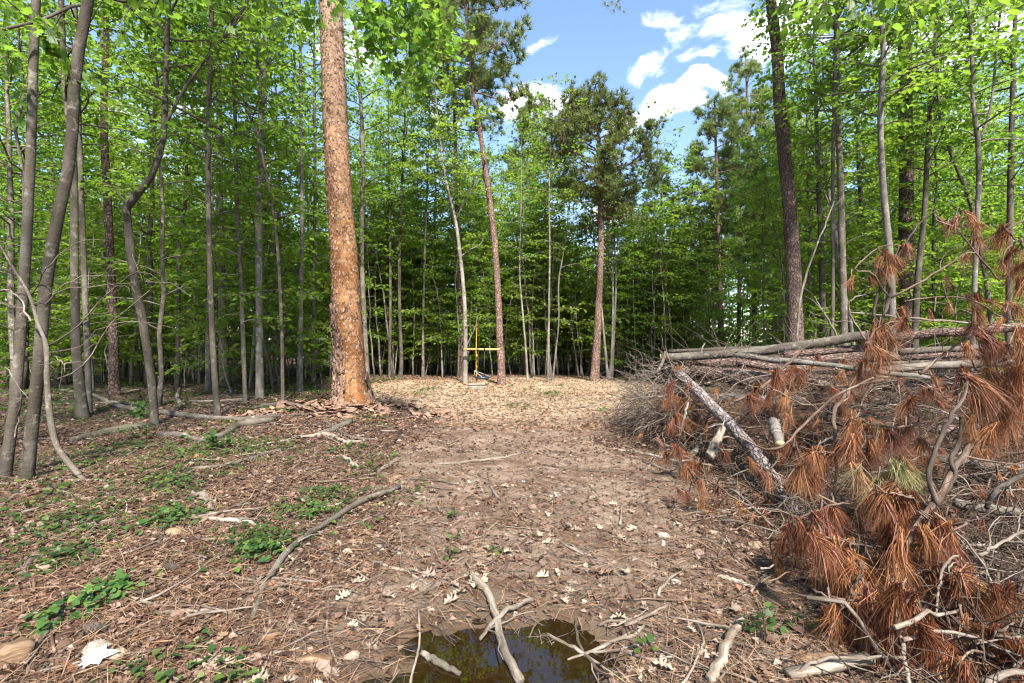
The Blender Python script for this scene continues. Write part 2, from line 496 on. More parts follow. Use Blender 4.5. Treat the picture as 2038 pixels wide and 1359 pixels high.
M['leaf'] = mat_leaf('hardwood_leaf', [(0, (0.045, 0.10, 0.014)), (0.4, (0.07, 0.135, 0.017)), (0.75, (0.10, 0.165, 0.02)), (1, (0.14, 0.195, 0.028))], (0.35, 0.57, 0.047), 0.60)
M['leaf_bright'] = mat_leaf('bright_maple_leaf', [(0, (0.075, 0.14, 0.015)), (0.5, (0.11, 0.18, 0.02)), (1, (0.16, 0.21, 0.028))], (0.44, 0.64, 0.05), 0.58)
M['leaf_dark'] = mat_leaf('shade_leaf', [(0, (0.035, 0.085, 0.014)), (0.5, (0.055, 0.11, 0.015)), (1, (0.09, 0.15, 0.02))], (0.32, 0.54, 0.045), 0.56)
M['leaf_ground'] = mat_leaf('creeper_leaf', [(0, (0.024, 0.058, 0.016)), (0.5, (0.040, 0.082, 0.018)), (0.85, (0.070, 0.115, 0.022)), (1, (0.115, 0.15, 0.03))], (0.16, 0.30, 0.05), 0.3)
M['needle'] = mat_leaf('pine_needle', [(0, (0.065, 0.095, 0.028)), (0.5, (0.11, 0.145, 0.04)), (0.85, (0.16, 0.185, 0.058)), (1, (0.22, 0.21, 0.08))], (0.45, 0.55, 0.15), 0.55, 0.5, 0.3)
M['needle_dead'] = mat_leaf('dead_pine_needle', [(0, (0.10, 0.034, 0.014)), (0.45, (0.20, 0.072, 0.028)), (0.8, (0.30, 0.120, 0.048)), (1, (0.38, 0.20, 0.10))], (0.26, 0.10, 0.04), 0.20, 0.5, 0.35, (0.55, 1.35))
M['needle_fade'] = mat_leaf('fading_pine_needle', [(0, (0.16, 0.115, 0.045)), (0.5, (0.22, 0.19, 0.08)), (1, (0.30, 0.27, 0.14))], (0.25, 0.22, 0.08), 0.22, 0.5, 0.35)
M['litter'] = mat_leaf('dead_leaf_litter', [(0, (0.032, 0.018, 0.012)), (0.35, (0.085, 0.046, 0.029)), (0.62, (0.15, 0.090, 0.060)), (0.84, (0.23, 0.16, 0.116)), (0.96, (0.31, 0.245, 0.19)), (1, (0.26, 0.11, 0.045))], (0.28, 0.17, 0.09), 0.12, 0.7, 0.25)
M['straw'] = mat_leaf('fallen_pine_straw', [(0, (0.085, 0.040, 0.021)), (0.5, (0.17, 0.09, 0.048)), (1, (0.31, 0.21, 0.13))], (0.3, 0.16, 0.07), 0.1, 0.7, 0.2)
M['oak_pale'] = mat_leaf('bleached_oak_leaf', [(0, (0.24, 0.185, 0.13)), (1, (0.46, 0.39, 0.30))], (0.5, 0.4, 0.26), 0.12, 0.7, 0.2, (0.7, 1.15))
M['oak_brown'] = mat_leaf('brown_oak_leaf', [(0, (0.13, 0.07, 0.045)), (1, (0.22, 0.14, 0.095))], (0.3, 0.16, 0.08), 0.12, 0.6, 0.3, (0.6, 1.3))
# ================================================================== ground, track and puddle
def path_mask(x, y):
    """1 on the bare track and in the clearing, 0 in the litter of the woods"""
    c = 0.15 + 0.0 * y
    w = 1.15 + 0.06 * np.maximum(y - 2, 0)
    near = 1 - sm(w * 0.75, w * 1.25, np.abs(x - c) + 0.9 * vnoise(x * 1.3, y * 1.3) + 0.35 * vnoise(x * 4, y * 4))
    ell = np.hypot((x - 0.2) / 5.3, (y - 13.8) / 5.3) + 0.16 * vnoise(x * 0.9, y * 0.9)
    clr = 1 - sm(0.82, 1.06, ell)
    return np.maximum(near * (1 - sm(10, 12, y)), clr), clr

def build_ground():
    def axis(lo, hi, d0, d1, dense0, dense1):
        out = [dense0]
        x = dense0; 
        while x < dense1: x += d0; out.append(x)
        d = d0
        while x < hi: d *= 1.10; x += min(d, d1); out.append(x)
        x = dense0; d = d0
        while x > lo: d *= 1.10; x -= min(d, d1); out.insert(0, x)
        return np.array(out)
    xs = axis(-420, 420, 0.035, 40, -2.4, 2.2)
    ys = axis(-420, 420, 0.035, 40, 1.3, 6.0)
    X, Y = np.meshgrid(xs, ys)
    Z = gz(X, Y)
    nx, ny = len(xs), len(ys)
    i = np.arange(ny - 1)[:, None] * nx; j = np.arange(nx - 1)[None, :]
    Q = np.stack([i + j, i + j + 1, i + nx + j + 1, i + nx + j], -1).reshape(-1, 4)
    mb = MB(); mb.add(np.stack([X, Y, Z], -1).reshape(-1, 3), Q)
    me = mb.mesh('ground', None)
    pm, cm = path_mask(X, Y)
    p = pud_d(X, Y)
    wet = 1 - sm(1.1, 1.7, p)
    for nm, a in (('path', pm), ('clearing', cm), ('wet', wet), ('deep', 1 - sm(0.5, 1.2, p))):
        at = me.attributes.new(nm, 'FLOAT', 'POINT'); at.data.foreach_set('value', a.astype(np.float32).ravel())
    m, nt, N, L = mat_new('forest_soil')
    tc = N('ShaderNodeTexCoord'); v = tc.outputs['Object']
    n_big = noise(N, L, v, 0.9, 5, 0.6); n_mid = noise(N, L, v, 6, 6, 0.65); n_fine = noise(N, L, v, 38, 6, 0.7); n_grit = noise(N, L, v, 150, 4, 0.7)
    lit = ramp(N, [(0.28, (0.038, 0.023, 0.016)), (0.45, (0.08, 0.048, 0.033)), (0.6, (0.14, 0.091, 0.064)), (0.78, (0.22, 0.16, 0.118))])
    L(n_fine.outputs['Fac'], lit.inputs[0])
    dirt = ramp(N, [(0.28, (0.14, 0.094, 0.066)), (0.45, (0.235, 0.165, 0.12)), (0.6, (0.33, 0.245, 0.185)), (0.78, (0.42, 0.33, 0.26))])
    L(n_mid.outputs['Fac'], dirt.inputs[0])
    dgrit = mixrgb(N, L, maprange(N, L, n_grit.outputs['Fac'], 0.4, 0.7, 0, 0.7), dirt.outputs[0], (0.36, 0.26, 0.175))
    dgrit = mixrgb(N, L, maprange(N, L, n_fine.outputs['Fac'], 0.56, 0.70, 0, 0.7), dgrit, (0.115, 0.064, 0.038))
    clay = noise(N, L, v, 2.1, 4, 0.6)
    dgrit = mixrgb(N, L, maprange(N, L, clay.outputs['Fac'], 0.62, 0.74, 0, 0.65), dgrit, (0.42, 0.21, 0.085))
    straw = ramp(N, [(0.3, (0.20, 0.135, 0.085)), (0.46, (0.42, 0.305, 0.20)), (0.62, (0.56, 0.43, 0.30)), (0.8, (0.64, 0.52, 0.39))])
    n_str = noise(N, L, v, 24, 6, 0.75); L(n_str.outputs['Fac'], straw.inputs[0])
    ap, ac, aw, ad = attr(N, 'path'), attr(N, 'clearing'), attr(N, 'wet'), attr(N, 'deep')
    pf = N('ShaderNodeMath'); pf.operation = 'MULTIPLY_ADD'; pf.use_clamp = True
    L(maprange(N, L, n_mid.outputs['Fac'], 0.3, 0.7, -0.45, 0.25), pf.inputs[2]); pf.inputs[1].default_value = 1.15; L(ap.outputs['Fac'], pf.inputs[0])
    mat_ = noise(N, L, v, 1.7, 6, 0.7)
    red = ramp(N, [(0.3, (0.055, 0.027, 0.016)), (0.5, (0.13, 0.067, 0.040)), (0.72, (0.23, 0.14, 0.09))]); L(noise(N, L, v, 70, 6, 0.75).outputs['Fac'], red.inputs[0])
    dgrit = mixrgb(N, L, maprange(N, L, mat_.outputs['Fac'], 0.45, 0.60, 0, 0.8), dgrit, red.outputs[0])
    c = mixrgb(N, L, pf.outputs[0], lit.outputs[0], dgrit)
    c = mixrgb(N, L, maprange(N, L, ac.outputs['Fac'], 0, 1, 0, 0.85), c, straw.outputs[0])
    gr = noise(N, L, v, 1.3, 5, 0.65)
    gm = N('ShaderNodeMath'); gm.operation = 'MULTIPLY'; L(maprange(N, L, gr.outputs['Fac'], 0.56, 0.7, 0, 0.5), gm.inputs[0]); L(ac.outputs['Fac'], gm.inputs[1])
    c = mixrgb(N, L, gm.outputs[0], c, (0.20, 0.20, 0.07))
    c = mixrgb(N, L, maprange(N, L, aw.outputs['Fac'], 0, 1, 0, 0.6), c, (0.095, 0.062, 0.037))
    c = mixrgb(N, L, maprange(N, L, ad.outputs['Fac'], 0, 1, 0, 0.9), c, (0.15, 0.080, 0.026))
    h = N('ShaderNodeMath'); h.operation = 'MULTIPLY_ADD'; L(n_fine.outputs['Fac'], h.inputs[0]); h.inputs[1].default_value = 1.0; L(n_grit.outputs['Fac'], h.inputs[2])
    rough = maprange(N, L, aw.outputs['Fac'], 0, 1, 0.95, 0.42)
    finish(m, N, L, c, rough, h.outputs[0], 0.03, 0.9, 0.25)
    me.materials.append(m)
    o = link('ground', me); tag(o, 'brown forest floor with a bare dirt track and clearing', kind='structure')

    # puddle: a flat sheet of brown water in the hollow of the track
    mb = MB(); n = 40
    th = np.linspace(0, 2 * math.pi, n, endpoint=False)
    ring = np.stack([PUD[0] + 0.85 * np.cos(th), PUD[1] + 0.95 * np.sin(th), np.full(n, -0.030)], -1)
    T = np.stack([np.full(n, n), np.arange(n), (np.arange(n) + 1) % n], -1)
    mb.add(np.vstack([ring, [[PUD[0], PUD[1], -0.030]]]), None, T)
    m, nt, N, L = mat_new('brown_water')
    tcn = N('ShaderNodeTexCoord')
    rip = noise(N, L, tcn.outputs['Object'], 9, 2, 0.5)
    bp = N('ShaderNodeBump'); bp.inputs['Distance'].default_value = 0.002; bp.inputs['Strength'].default_value = 0.25; L(rip.outputs['Fac'], bp.inputs['Height'])
    fr = N('ShaderNodeFresnel'); fr.inputs['IOR'].default_value = 1.85; L(bp.outputs[0], fr.inputs['Normal'])
    tr = N('ShaderNodeBsdfTransparent'); tr.inputs['Color'].default_value = (0.82, 0.62, 0.36, 1)
    gl = N('ShaderNodeBsdfGlossy'); gl.inputs['Roughness'].default_value = 0.015; L(bp.outputs[0], gl.inputs['Normal'])
    mx = N('ShaderNodeMixShader'); L(fr.outputs[0], mx.inputs[0]); silt = N('ShaderNodeBsdfDiffuse'); L(mixrgb(N, L, rip.outputs['Fac'], (0.010, 0.005, 0.0015), (0.038, 0.019, 0.005)), silt.inputs['Color'])
    murk = N('ShaderNodeMixShader'); murk.inputs[0].default_value = 0.55; L(tr.outputs[0], murk.inputs[1]); L(silt.outputs[0], murk.inputs[2]); L(murk.outputs[0], mx.inputs[1]); L(gl.outputs[0], mx.inputs[2])
    out = N('ShaderNodeOutputMaterial'); L(mx.outputs[0], out.inputs['Surface'])
    w = link('puddle', mb.mesh('puddle', m, False)); tag(w, 'shallow brown puddle reflecting the sky on the dirt track', kind='structure')
build_ground()

# ================================================================== leaf and needle templates
LEAF4 = (np.array([(0, 0, 0), (.45, .30, .07), (1, 0, -.08), (.45, -.30, .07)]), [(0, 2, 1), (0, 3, 2)])
def lobed(pts, curl=0.10, fold=0.08):
    """a flat lobed leaf: half outline (x along, y across) mirrored, cut into triangles along the midrib"""
    v = [(0, 0, 0), (0.5, 0, -0.02), (1, 0, -curl)]
    t = []
    h = [(x, y, fold * y * 2 - curl * x * x) for x, y in pts]
    for sgn in (1, -1):
        o = len(v)
        v += [(x, sgn * y, z) for x, y, z in h]
        for k in range(len(h) - 1):
            mid = 1 if 0.5 * (h[k][0] + h[k + 1][0]) < 0.85 else 2
            t.append((mid, o + k, o + k + 1) if sgn > 0 else (mid, o + k + 1, o + k))
        t.append((0, o, 1) if sgn > 0 else (0, 1, o))
        t.append((1, o + len(h) - 1, 2) if sgn > 0 else (1, 2, o + len(h) - 1))
    return np.array(v), t
MAPLE = lobed([(-.10, .20), (.08, .30), (.10, .52), (.30, .36), (.55, .58), (.58, .26), (.78, .16)], 0.12, 0.05)
OVAL = lobed([(.12, .16), (.35, .27), (.6, .28), (.82, .15)], 0.18, 0.06)
HEART = lobed([(-.12, .22), (.02, .44), (.25, .50), (.42, .34), (.65, .30), (.85, .12)], 0.12, 0.04)
OAK = lobed([(.10, .06), (.16, .26), (.26, .08), (.36, .38), (.46, .11), (.58, .36), (.68, .13), (.80, .22), (.88, .07)], 0.16, 0.14)

def needles(rng, n, ln, wd, spread, droop=0.0, segs=2, curve=0.25):
    """a tuft of needles about +X; droop bends them towards -Z"""
    V, T = [], []
    for k in range(n):
        a = rng.random() * 2 * math.pi
        s = spread * math.sqrt(rng.random())
        d = np.array([math.cos(s), math.sin(s) * math.cos(a), math.sin(s) * math.sin(a)])
        l = ln * (0.7 + 0.4 * rng.random())
        p = np.array([-0.22 * ln * rng.random(), 0.008 * rng.normal(), 0.008 * rng.normal()]) if segs > 1 else np.zeros(3)
        side = np.cross(d, rng.normal(size=3)); side /= np.linalg.norm(side)
        o = len(V)
        q = p.copy(); dd = d.copy()
        for j in range(segs):
            w = wd * (1 - 0.35 * j)
            V += [q + side * w / 2, q - side * w / 2]
            q = q + dd * l / segs
            dd = dd + np.array([0, 0, -droop]) + curve * 0.3 * rng.normal(size=3); dd /= np.linalg.norm(dd)
        V.append(q)
        for j in range(segs - 1):
            T += [(o + 2 * j, o + 2 * j + 1, o + 2 * j + 3), (o + 2 * j, o + 2 * j + 3, o + 2 * j + 2)]
        T.append((o + 2 * segs - 2, o + 2 * segs - 1, o + 2 * segs))
    return np.array(V), T
# ================================================================== trees
LEAF_GAP, LEAF_SIZE = 0.82, 1.08      # leaf spacing and leaf length, all trees
class Leaves:
    def __init__(self): self.p, self.d, self.n, self.s = [], [], [], []
    def twigs(self, rng, S, Dn, Ln, spacing, size, droop=0.25, jit=0.45, cluster=1):
        S = np.asarray(S, float); Dn = unit(np.asarray(Dn, float)); Ln = np.asarray(Ln, float)
        if not len(S): return
        spacing = spacing * LEAF_GAP; size = size * LEAF_SIZE
        n = np.maximum(2, (Ln / spacing).astype(int))
        idx = np.repeat(np.arange(len(S)), n)
        k = np.arange(len(idx)) - np.repeat(np.cumsum(n) - n, n)
        t = (k + 0.3 + 0.7 * rng.random(len(k))) / n[idx]
        d = Dn[idx]; l = Ln[idx]
        up = np.array([0, 0, 1.0])
        side = unit(np.cross(d, up) + 1e-4)
        sg = np.where(k % 2 == 0, 1.0, -1.0)[:, None]
        pos = S[idx] + d * (t * l)[:, None]
        pos[:, 2] -= 0.18 * l * t * t
        ld = d * 0.55 + sg * side * 0.8 + rng.normal(size=d.shape) * 0.35
        ld[:, 2] -= droop
        ld = unit(ld)
        sz = size * (0.65 + 0.6 * rng.random(len(idx)))
        nr = up + rng.normal(size=d.shape) * jit
        pos = pos + ld * (0.25 * sz)[:, None]
        self.p.append(pos); self.d.append(ld); self.n.append(nr); self.s.append(sz)
    def mesh(self, name, mat, tmpl=LEAF4, base=None):
        mb = MB()
        if self.p:
            p = np.vstack(self.p)
            if base is not None: p = p - np.asarray(base)
            mb.stamp(tmpl[0], tmpl[1], p, np.vstack(self.d), np.vstack(self.n), np.concatenate(self.s))
        return mb.mesh(name, mat, False)

def at_height(Pth, f):
    n = len(Pth) - 1
    i = min(int(f * n), n - 1); t = f * n - i
    return Pth[i] * (1 - t) + Pth[i + 1] * t, i

def grow_hardwood(rng, wood, lv, Pth, Rd, f0, nbr, Lmax, leaf=0.11, spacing=0.055, rise=(0.15, 0.8), flat=0.55, twig=0.24, prof=None, f1=0.99, az=None, draw_twigs=True, jit=0.45, bare=0.0):
    Hh = np.linalg.norm(Pth[-1] - Pth[0])
    S, Dn, Ln = [], [], []
    for b in range(nbr):
        q = (b + rng.random()) / nbr
        f = f0 + (f1 - f0) * q
        p0, i = at_height(Pth, f)
        a = (az(rng) if az else b * 2.4 + rng.normal() * 0.5)
        pr = prof(q) if prof else (math.sin(math.pi * (0.18 + 0.78 * q)) ** 0.8)
        L_ = max(0.35, Lmax * pr * (0.55 + 0.6 * rng.random()))
        el = rise[0] + (rise[1] - rise[0]) * (0.35 * q + 0.65 * rng.random())
        d = np.array([math.cos(a) * math.cos(el), math.sin(a) * math.cos(el), math.sin(el)])
        bend = rng.normal(size=3) * 0.14; bend[2] -= 0.12 * flat
        n = 6
        pts = [p0]
        dd = d.copy()
        for k in range(n - 1):
            dd = dd + bend * 0.45 + rng.normal(size=3) * 0.10; dd[2] *= (1 - 0.12 * flat); dd /= np.linalg.norm(dd)
            pts.append(pts[-1] + dd * L_ / (n - 1))
        pts = np.array(pts)
        r0 = min(Rd[i] * 0.55, 0.006 + 0.011 * L_)
        wood.tube(pts, np.linspace(r0, 0.003, n), 4, False)
        if rng.random() < bare: continue
        nt = max(3, int(L_ / twig))
        for k in range(nt):
            u = 0.22 + 0.78 * (k + rng.random()) / nt
            j = min(int(u * (n - 1)), n - 2); tt = u * (n - 1) - j
            s = pts[j] * (1 - tt) + pts[j + 1] * tt
            bd = pts[j + 1] - pts[j]; bd /= np.linalg.norm(bd)
            sd = np.cross(bd, [0, 0, 1.0]); sd /= max(np.linalg.norm(sd), 1e-6)
            sg = 1 if k % 2 else -1
            td = bd * (0.5 + 0.4 * rng.random()) + sg * sd * (0.9) + rng.normal(size=3) * np.array([0.2, 0.2, 0.28 * (1 - flat * 0.6)])
            td[2] = td[2] * 0.7 + 0.08
            td /= np.linalg.norm(td)
            tl = (0.22 + 0.38 * L_ * (1 - 0.65 * u)) * (0.6 + 0.6 * rng.random())
            S.append(s); Dn.append(td); Ln.append(tl)
            if draw_twigs:
                wood.tube(np.array([s, s + td * tl * 0.9 - np.array([0, 0, 0.12 * tl])]), [0.0042, 0.0016], 3, False)
        S.append(pts[-2]); Dn.append(pts[-1] - pts[-2]); Ln.append(0.25 + 0.15 * L_)
    lv.twigs(rng, S, Dn, Ln, spacing, leaf, jit=jit)

_rt = np.random.default_rng(77)
TUFT_FAR = [needles(_rt, 22, 1.0, 0.10, 1.25, 0, 1) for _ in range(3)]
TUFT_MID = [needles(_rt, 30, 1.0, 0.045, 1.2, 0, 1) for _ in range(3)]

def grow_pine(rng, wood, Pth, Rd, f0, nbr, Lmax, prof, tuft=0.22, dens=1.0, tmpl=None, el0=(0.05, 0.55), nb=None, f1=1.0):
    """limbs with upturned ends and tufts of needles; returns the needle collector"""
    pos, dr = [], []
    for b in range(nbr):
        q = (b + rng.random()) / nbr
        f = f0 + (f1 - f0) * q
        p0, i = at_height(Pth, min(f, 0.999))
        a = b * 2.39996 + rng.normal() * 0.35
        L_ = max(0.3, Lmax * prof(q) * (0.7 + 0.5 * rng.random()))
        el = el0[0] + (el0[1] - el0[0]) * (q * 0.7 + 0.3 * rng.random())
        n = 7
        d = np.array([math.cos(a) * math.cos(el), math.sin(a) * math.cos(el), math.sin(el)])
        pts = [p0]
        for k in range(n - 1):
            d = d + rng.normal(size=3) * 0.14; d[2] += (-0.10 if k < 2 else 0.12); d /= np.linalg.norm(d)
            pts.append(pts[-1] + d * L_ / (n - 1))
        pts = np.array(pts)
        r0 = min(Rd[i] * 0.5, 0.008 + 0.016 * L_)
        wood.tube(pts, np.linspace(r0, 0.007, n), 5, False)
        m = max(3, int((nb or 5.0) * L_ * dens))
        for k in range(m):
            u = 0.28 + 0.72 * rng.random() ** 0.75
            j = min(int(u * (n - 1)), n - 2); tt = u * (n - 1) - j
            s = pts[j] * (1 - tt) + pts[j + 1] * tt
            bd = unit(pts[j + 1] - pts[j])
            td = bd * 0.6 + rng.normal(size=3) * 0.55; td[2] += 0.25; td /= np.linalg.norm(td)
            tl = (0.18 + 0.22 * L_ * (1 - 0.6 * u)) * (0.6 + 0.7 * rng.random())
            e = s + td * tl
            wood.tube(np.array([s, (s + e) / 2 + rng.normal(size=3) * 0.02, e]), [0.010, 0.007, 0.005], 3, False)
            for c in range(2 + int(rng.random() * 3.2)):
                pos.append(s + td * tl + rng.normal(size=3) * 0.065)
                t2 = td * 0.8 + rng.normal(size=3) * 0.45; t2[2] += 0.45
                dr.append(t2)
    # leader tufts
    for k in range(6):
        pos.append(Pth[-1] - np.array([0, 0, 0.12 * k])); dr.append(np.array([0, 0, 1.0]) + rng.normal(size=3) * 0.4)
    pos = np.array(pos); dr = np.array(dr)
    out = MB()
    tm = tmpl or TUFT_FAR
    which = rng.integers(0, len(tm), len(pos))
    for w in range(len(tm)):
        k = which == w
        out.stamp(tm[w][0], tm[w][1], pos[k], dr[k], rng.normal(size=(k.sum(), 3)), tuft * (0.75 + 0.5 * rng.random(k.sum())))
    return out

def flare(amount=0.45, h=0.35, base_z=0.0, lobes=4, ph=0.0):
    def f(t, th, z):
        e = np.exp(-np.maximum(z - base_z, 0) / h)
        return 1 + e * amount * (0.65 + 0.5 * np.cos(lobes * th + ph))
    return f

def shift(mb, base):
    b = np.asarray(tuple(base))
    mb.v = [v - b for v in mb.v]
    return mb

def px_path(pts, D, H=None, n=26, lean=0.0):
    """pixel polyline [(px, py, width)] at depth D to a 3-D path and radii; carried on up to height H"""
    Q, W = [], []
    for k, (x, y, w) in enumerate(pts):
        p = P(x, y, D)
        Q.append(np.array(p)); W.append(w * D / FOC / 2)
    Q = np.array(Q); W = np.array(W)
    if H and Q[-1][2] < H:
        d = unit(Q[-1] - Q[-2]); d = d / max(d[2], 0.5)
        z0 = Q[-1][2]; r = W[-1]; q0 = Q[-1]
        for fr in (0.35, 0.7, 1.0):
            dz = (H - z0) * fr
            q = q0 + np.array([d[0] * dz * (1 - 0.4 * fr), 0.15 * dz * lean, dz])
            Q = np.vstack([Q, q]); W = np.append(W, max(0.012, r * (1 - 0.9 * fr)))
    W = W * Q[:, 1] / np.hypot(Q[:, 0], Q[:, 1])      # a round trunk off the axis shows wider than it is
    pr = spline(np.column_stack([Q, W]), n)
    return pr[:, :3], np.maximum(pr[:, 3], 0.004)

def base_depth(px, py):
    return PG(px, py).y

TREE_ROOT = {}
def hero_tree(name, label, bark, pts, D=None, H=14, crown=None, wide=0.95, leafmat='leaf', tmpl=LEAF4, seed=0, sides=12, limbs=(), cat='tree', group=None, lump=0.05, flr=0.22, sink=0.12):
    """a tree traced from the photograph: > trunk, limb, crown"""
    rng = np.random.default_rng(1000 + seed)
    pts = [(x, y, w * wide) for x, y, w in pts]
    limbs = [[(x, y, w * wide) for x, y, w in lb] for lb in limbs]
    if D is None: D = base_depth(pts[0][0], pts[0][1])
    x0 = (pts[0][0] - CX) / FOC * D
    zb = float(gz(x0, D))
    ybase = CY - (zb - CAM_H) / D * FOC
    if pts[0][1] < ybase - 6:                   # foot hidden in the photograph: carry the trunk down to the ground
        dx = (pts[0][0] - pts[1][0]) / max(abs(pts[0][1] - pts[1][1]), 1) * (ybase - pts[0][1]) * 0.6
        pts = [(pts[0][0] + dx, ybase, pts[0][2] * 1.12)] + pts
    else:
        pts[0] = (pts[0][0], ybase, pts[0][2])
    base = P(pts[0][0], pts[0][1], D)
    Pth, Rd = px_path(pts, D, H, 30)
    Pth = np.vstack([Pth[:1] - np.array([0, 0, sink]), Pth]); Rd = np.concatenate([Rd[:1] * 1.05, Rd])
    root = thing(name, label, cat, base, group)
    mb = MB()
    mb.tube(Pth, Rd, sides, True, lump, rng, flute=flare(flr, 0.22 + Rd[0] * 0.5, base.z, 4, rng.random() * 6))
    wood = MB(); lv = Leaves()
    k = 0
    for lb in limbs:
        lp, lr = px_path(lb, lb[0][3] if len(lb[0]) > 3 else D, None, 14) if len(lb[0]) == 3 else (None, None)
        m2 = MB(); m2.tube(lp, lr, 8, True, 0.05, rng)
        kid('limb', shift(m2, base).mesh('limb', M[bark]), root)
        if crown and not crown.get('pine') and crown.get('limbs', True):
            grow_hardwood(rng, wood, lv, lp, lr, 0.35, max(3, int(np.linalg.norm(lp[-1] - lp[0]) * 3)), 0.8, crown.get('leaf', 0.11), crown.get('spacing', 0.055))
    if crown and crown.get('pine'):
        nd = grow_pine(rng, wood, Pth, Rd, crown['f0'], crown['nbr'], crown['L'], crown['prof'], crown.get('tuft', 0.22), crown.get('dens', 1), crown.get('tm'), nb=crown.get('nb'), el0=crown.get('el', (0.05, 0.55)))
        kid('crown', shift(nd, base).mesh('crown', M['needle'], False), root)
    elif crown:
        c = dict(crown); c.pop('limbs', None)
        grow_hardwood(rng, wood, lv, Pth, Rd, c.pop('f0'), c.pop('nbr'), c.pop('L'), **c)
        kid('crown', lv.mesh('crown', M[leafmat], tmpl, base), root)
    kid('trunk', shift(mb, base).mesh('trunk', M[bark]), root)
    if wood.n:
        kid('branches', shift(wood, base).mesh('branches', M[bark]), root)['kind'] = 'stuff'
    return root

# ------------------------------------------------------------------ the trees one can tell apart
def H_at(D, py=-60):
    return CAM_H + (CY - py) / FOC * D

oval = lambda q: math.sin(math.pi * (0.2 + 0.75 * q)) ** 0.8
# left group, nearest first
hero_tree('hardwood_tree', 'grey mottled trunk at far left edge rising beside a leaning twin trunk', 'bark_grey',
          [(8, 955, 34), (30, 800, 32), (48, 560, 31), (60, 330, 29), (66, 130, 27), (72, 0, 25)], H=11, seed=1, wide=.80,
          crown=dict(f0=0.52, nbr=26, L=1.9, leaf=0.10, spacing=0.06))
T_LEAN = hero_tree('hardwood_tree', 'smooth grey trunk curving right then upright, second from left edge, moss at its foot', 'bark_mossy',
          [(52, 955, 40), (74, 760, 36), (92, 560, 36), (120, 410, 35), (142, 300, 33), (145, 200, 33), (160, 80, 32), (180, -20, 30)], H=10.5, seed=2, wide=.78,
          crown=dict(f0=0.60, nbr=24, L=2.2, leaf=0.105, spacing=0.06))
hero_tree('hardwood_tree', 'straight grey trunk with dark knots just right of the leaning smooth trunk', 'bark_mossy',
          [(165, 832, 29), (152, 700, 22), (148, 500, 19), (146, 330, 17), (128, 150, 15), (122, 0, 14)], H=12, seed=3,
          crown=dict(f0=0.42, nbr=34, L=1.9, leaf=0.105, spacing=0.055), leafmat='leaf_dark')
hero_tree('hardwood_tree', 'slender pale trunk close behind the knotty straight trunk on the left', 'bark_grey',
          [(178, 822, 15), (174, 700, 15), (166, 500, 14), (160, 330, 12), (155, 150, 11), (150, 0, 9)], H=12.5, seed=4,
          crown=dict(f0=0.40, nbr=34, L=1.8, leaf=0.105, spacing=0.055))
hero_tree('pine_tree', 'dark scaly pine trunk standing straight between pale hardwoods on the left', 'bark_pine',
          [(228, 788, 26), (224, 620, 20), (214, 400, 19), (207, 250, 17), (211, 100, 15), (211, 0, 14)], H=17, seed=5,
          crown=dict(pine=True, f0=0.72, nbr=26, L=2.0, prof=oval))
hero_tree('hardwood_tree', 'crooked tree with a big elbow and forked stem on the left', 'bark_mossy',
          [(308, 846, 19), (302, 760, 19), (284, 640, 20), (268, 560, 20), (258, 480, 20), (253, 405, 18), (272, 388, 18), (302, 350, 15), (322, 290, 13), (327, 250, 13), (330, 150, 12), (335, 0, 11)],
          H=9.5, seed=6, limbs=[[(328, 252, 7), (362, 185, 7), (410, 118, 6), (450, 70, 6), (492, 5, 5), (510, -40, 4)], [(254, 405, 6), (235, 385, 4), (222, 368, 3)]],
          crown=dict(f0=0.60, nbr=26, L=1.9, leaf=0.11, spacing=0.055), lump=0.07)
hero_tree('hardwood_tree', 'thin leaning grey trunk well behind the crooked elbow tree', 'bark_grey',
          [(394, 752, 12), (388, 640, 10), (378, 480, 9), (370, 330, 8), (366, 200, 8), (360, 60, 6)], H=17, seed=7,
          crown=dict(f0=0.30, nbr=44, L=2.0, leaf=0.115, spacing=0.055))
hero_tree('hardwood_tree', 'brownish upright trunk beside a thicker grey one, right of the crooked tree', 'bark_mossy',
          [(434, 832, 15), (424, 700, 13), (417, 500, 12), (414, 300, 12), (418, 150, 11), (422, 0, 10)], H=12.5, seed=8,
          crown=dict(f0=0.34, nbr=40, L=1.9, leaf=0.11, spacing=0.055))
hero_tree('hardwood_tree', 'thick ringed grey trunk right behind a thinner brownish trunk', 'bark_grey',
          [(446, 770, 22), (442, 620, 17), (438, 450, 16), (437, 300, 14), (436, 150, 12), (436, 0, 11)], H=16, seed=9,
          crown=dict(f0=0.36, nbr=46, L=2.2, leaf=0.115, spacing=0.055))
hero_tree('hardwood_tree', 'thin pale stem with low leafy twigs left of the forked pale poplar', 'bark_grey',
          [(488, 800, 9), (484, 680, 10), (478, 520, 9), (471, 380, 9), (467, 200, 8), (462, 60, 7)], H=13, seed=10,
          crown=dict(f0=0.14, nbr=46, L=1.5, leaf=0.115, spacing=0.06))
hero_tree('hardwood_tree', 'tall pale poplar trunk forking high up, left of the big bare pine', 'bark_pale',
          [(517, 792, 19), (516, 660, 15), (515, 480, 15), (517, 350, 14), (520, 235, 12), (512, 120, 8), (508, 0, 7)], H=15, seed=11,
          limbs=[[(521, 240, 9), (527, 150, 8), (530, 40, 7), (532, -60, 6)]], crown=dict(f0=0.36, nbr=44, L=1.7, leaf=0.115, spacing=0.055))
hero_tree('hardwood_tree', 'dark thin crooked stem bending left, between the forked poplar and bare pine', 'bark_dark',
          [(563, 803, 8), (560, 640, 8), (549, 460, 7), (520, 300, 6), (492, 215, 6), (478, 130, 6), (462, 0, 5)], H=11, seed=12,
          crown=dict(f0=0.34, nbr=36, L=1.5, leaf=0.12, spacing=0.055), leafmat='leaf_dark')
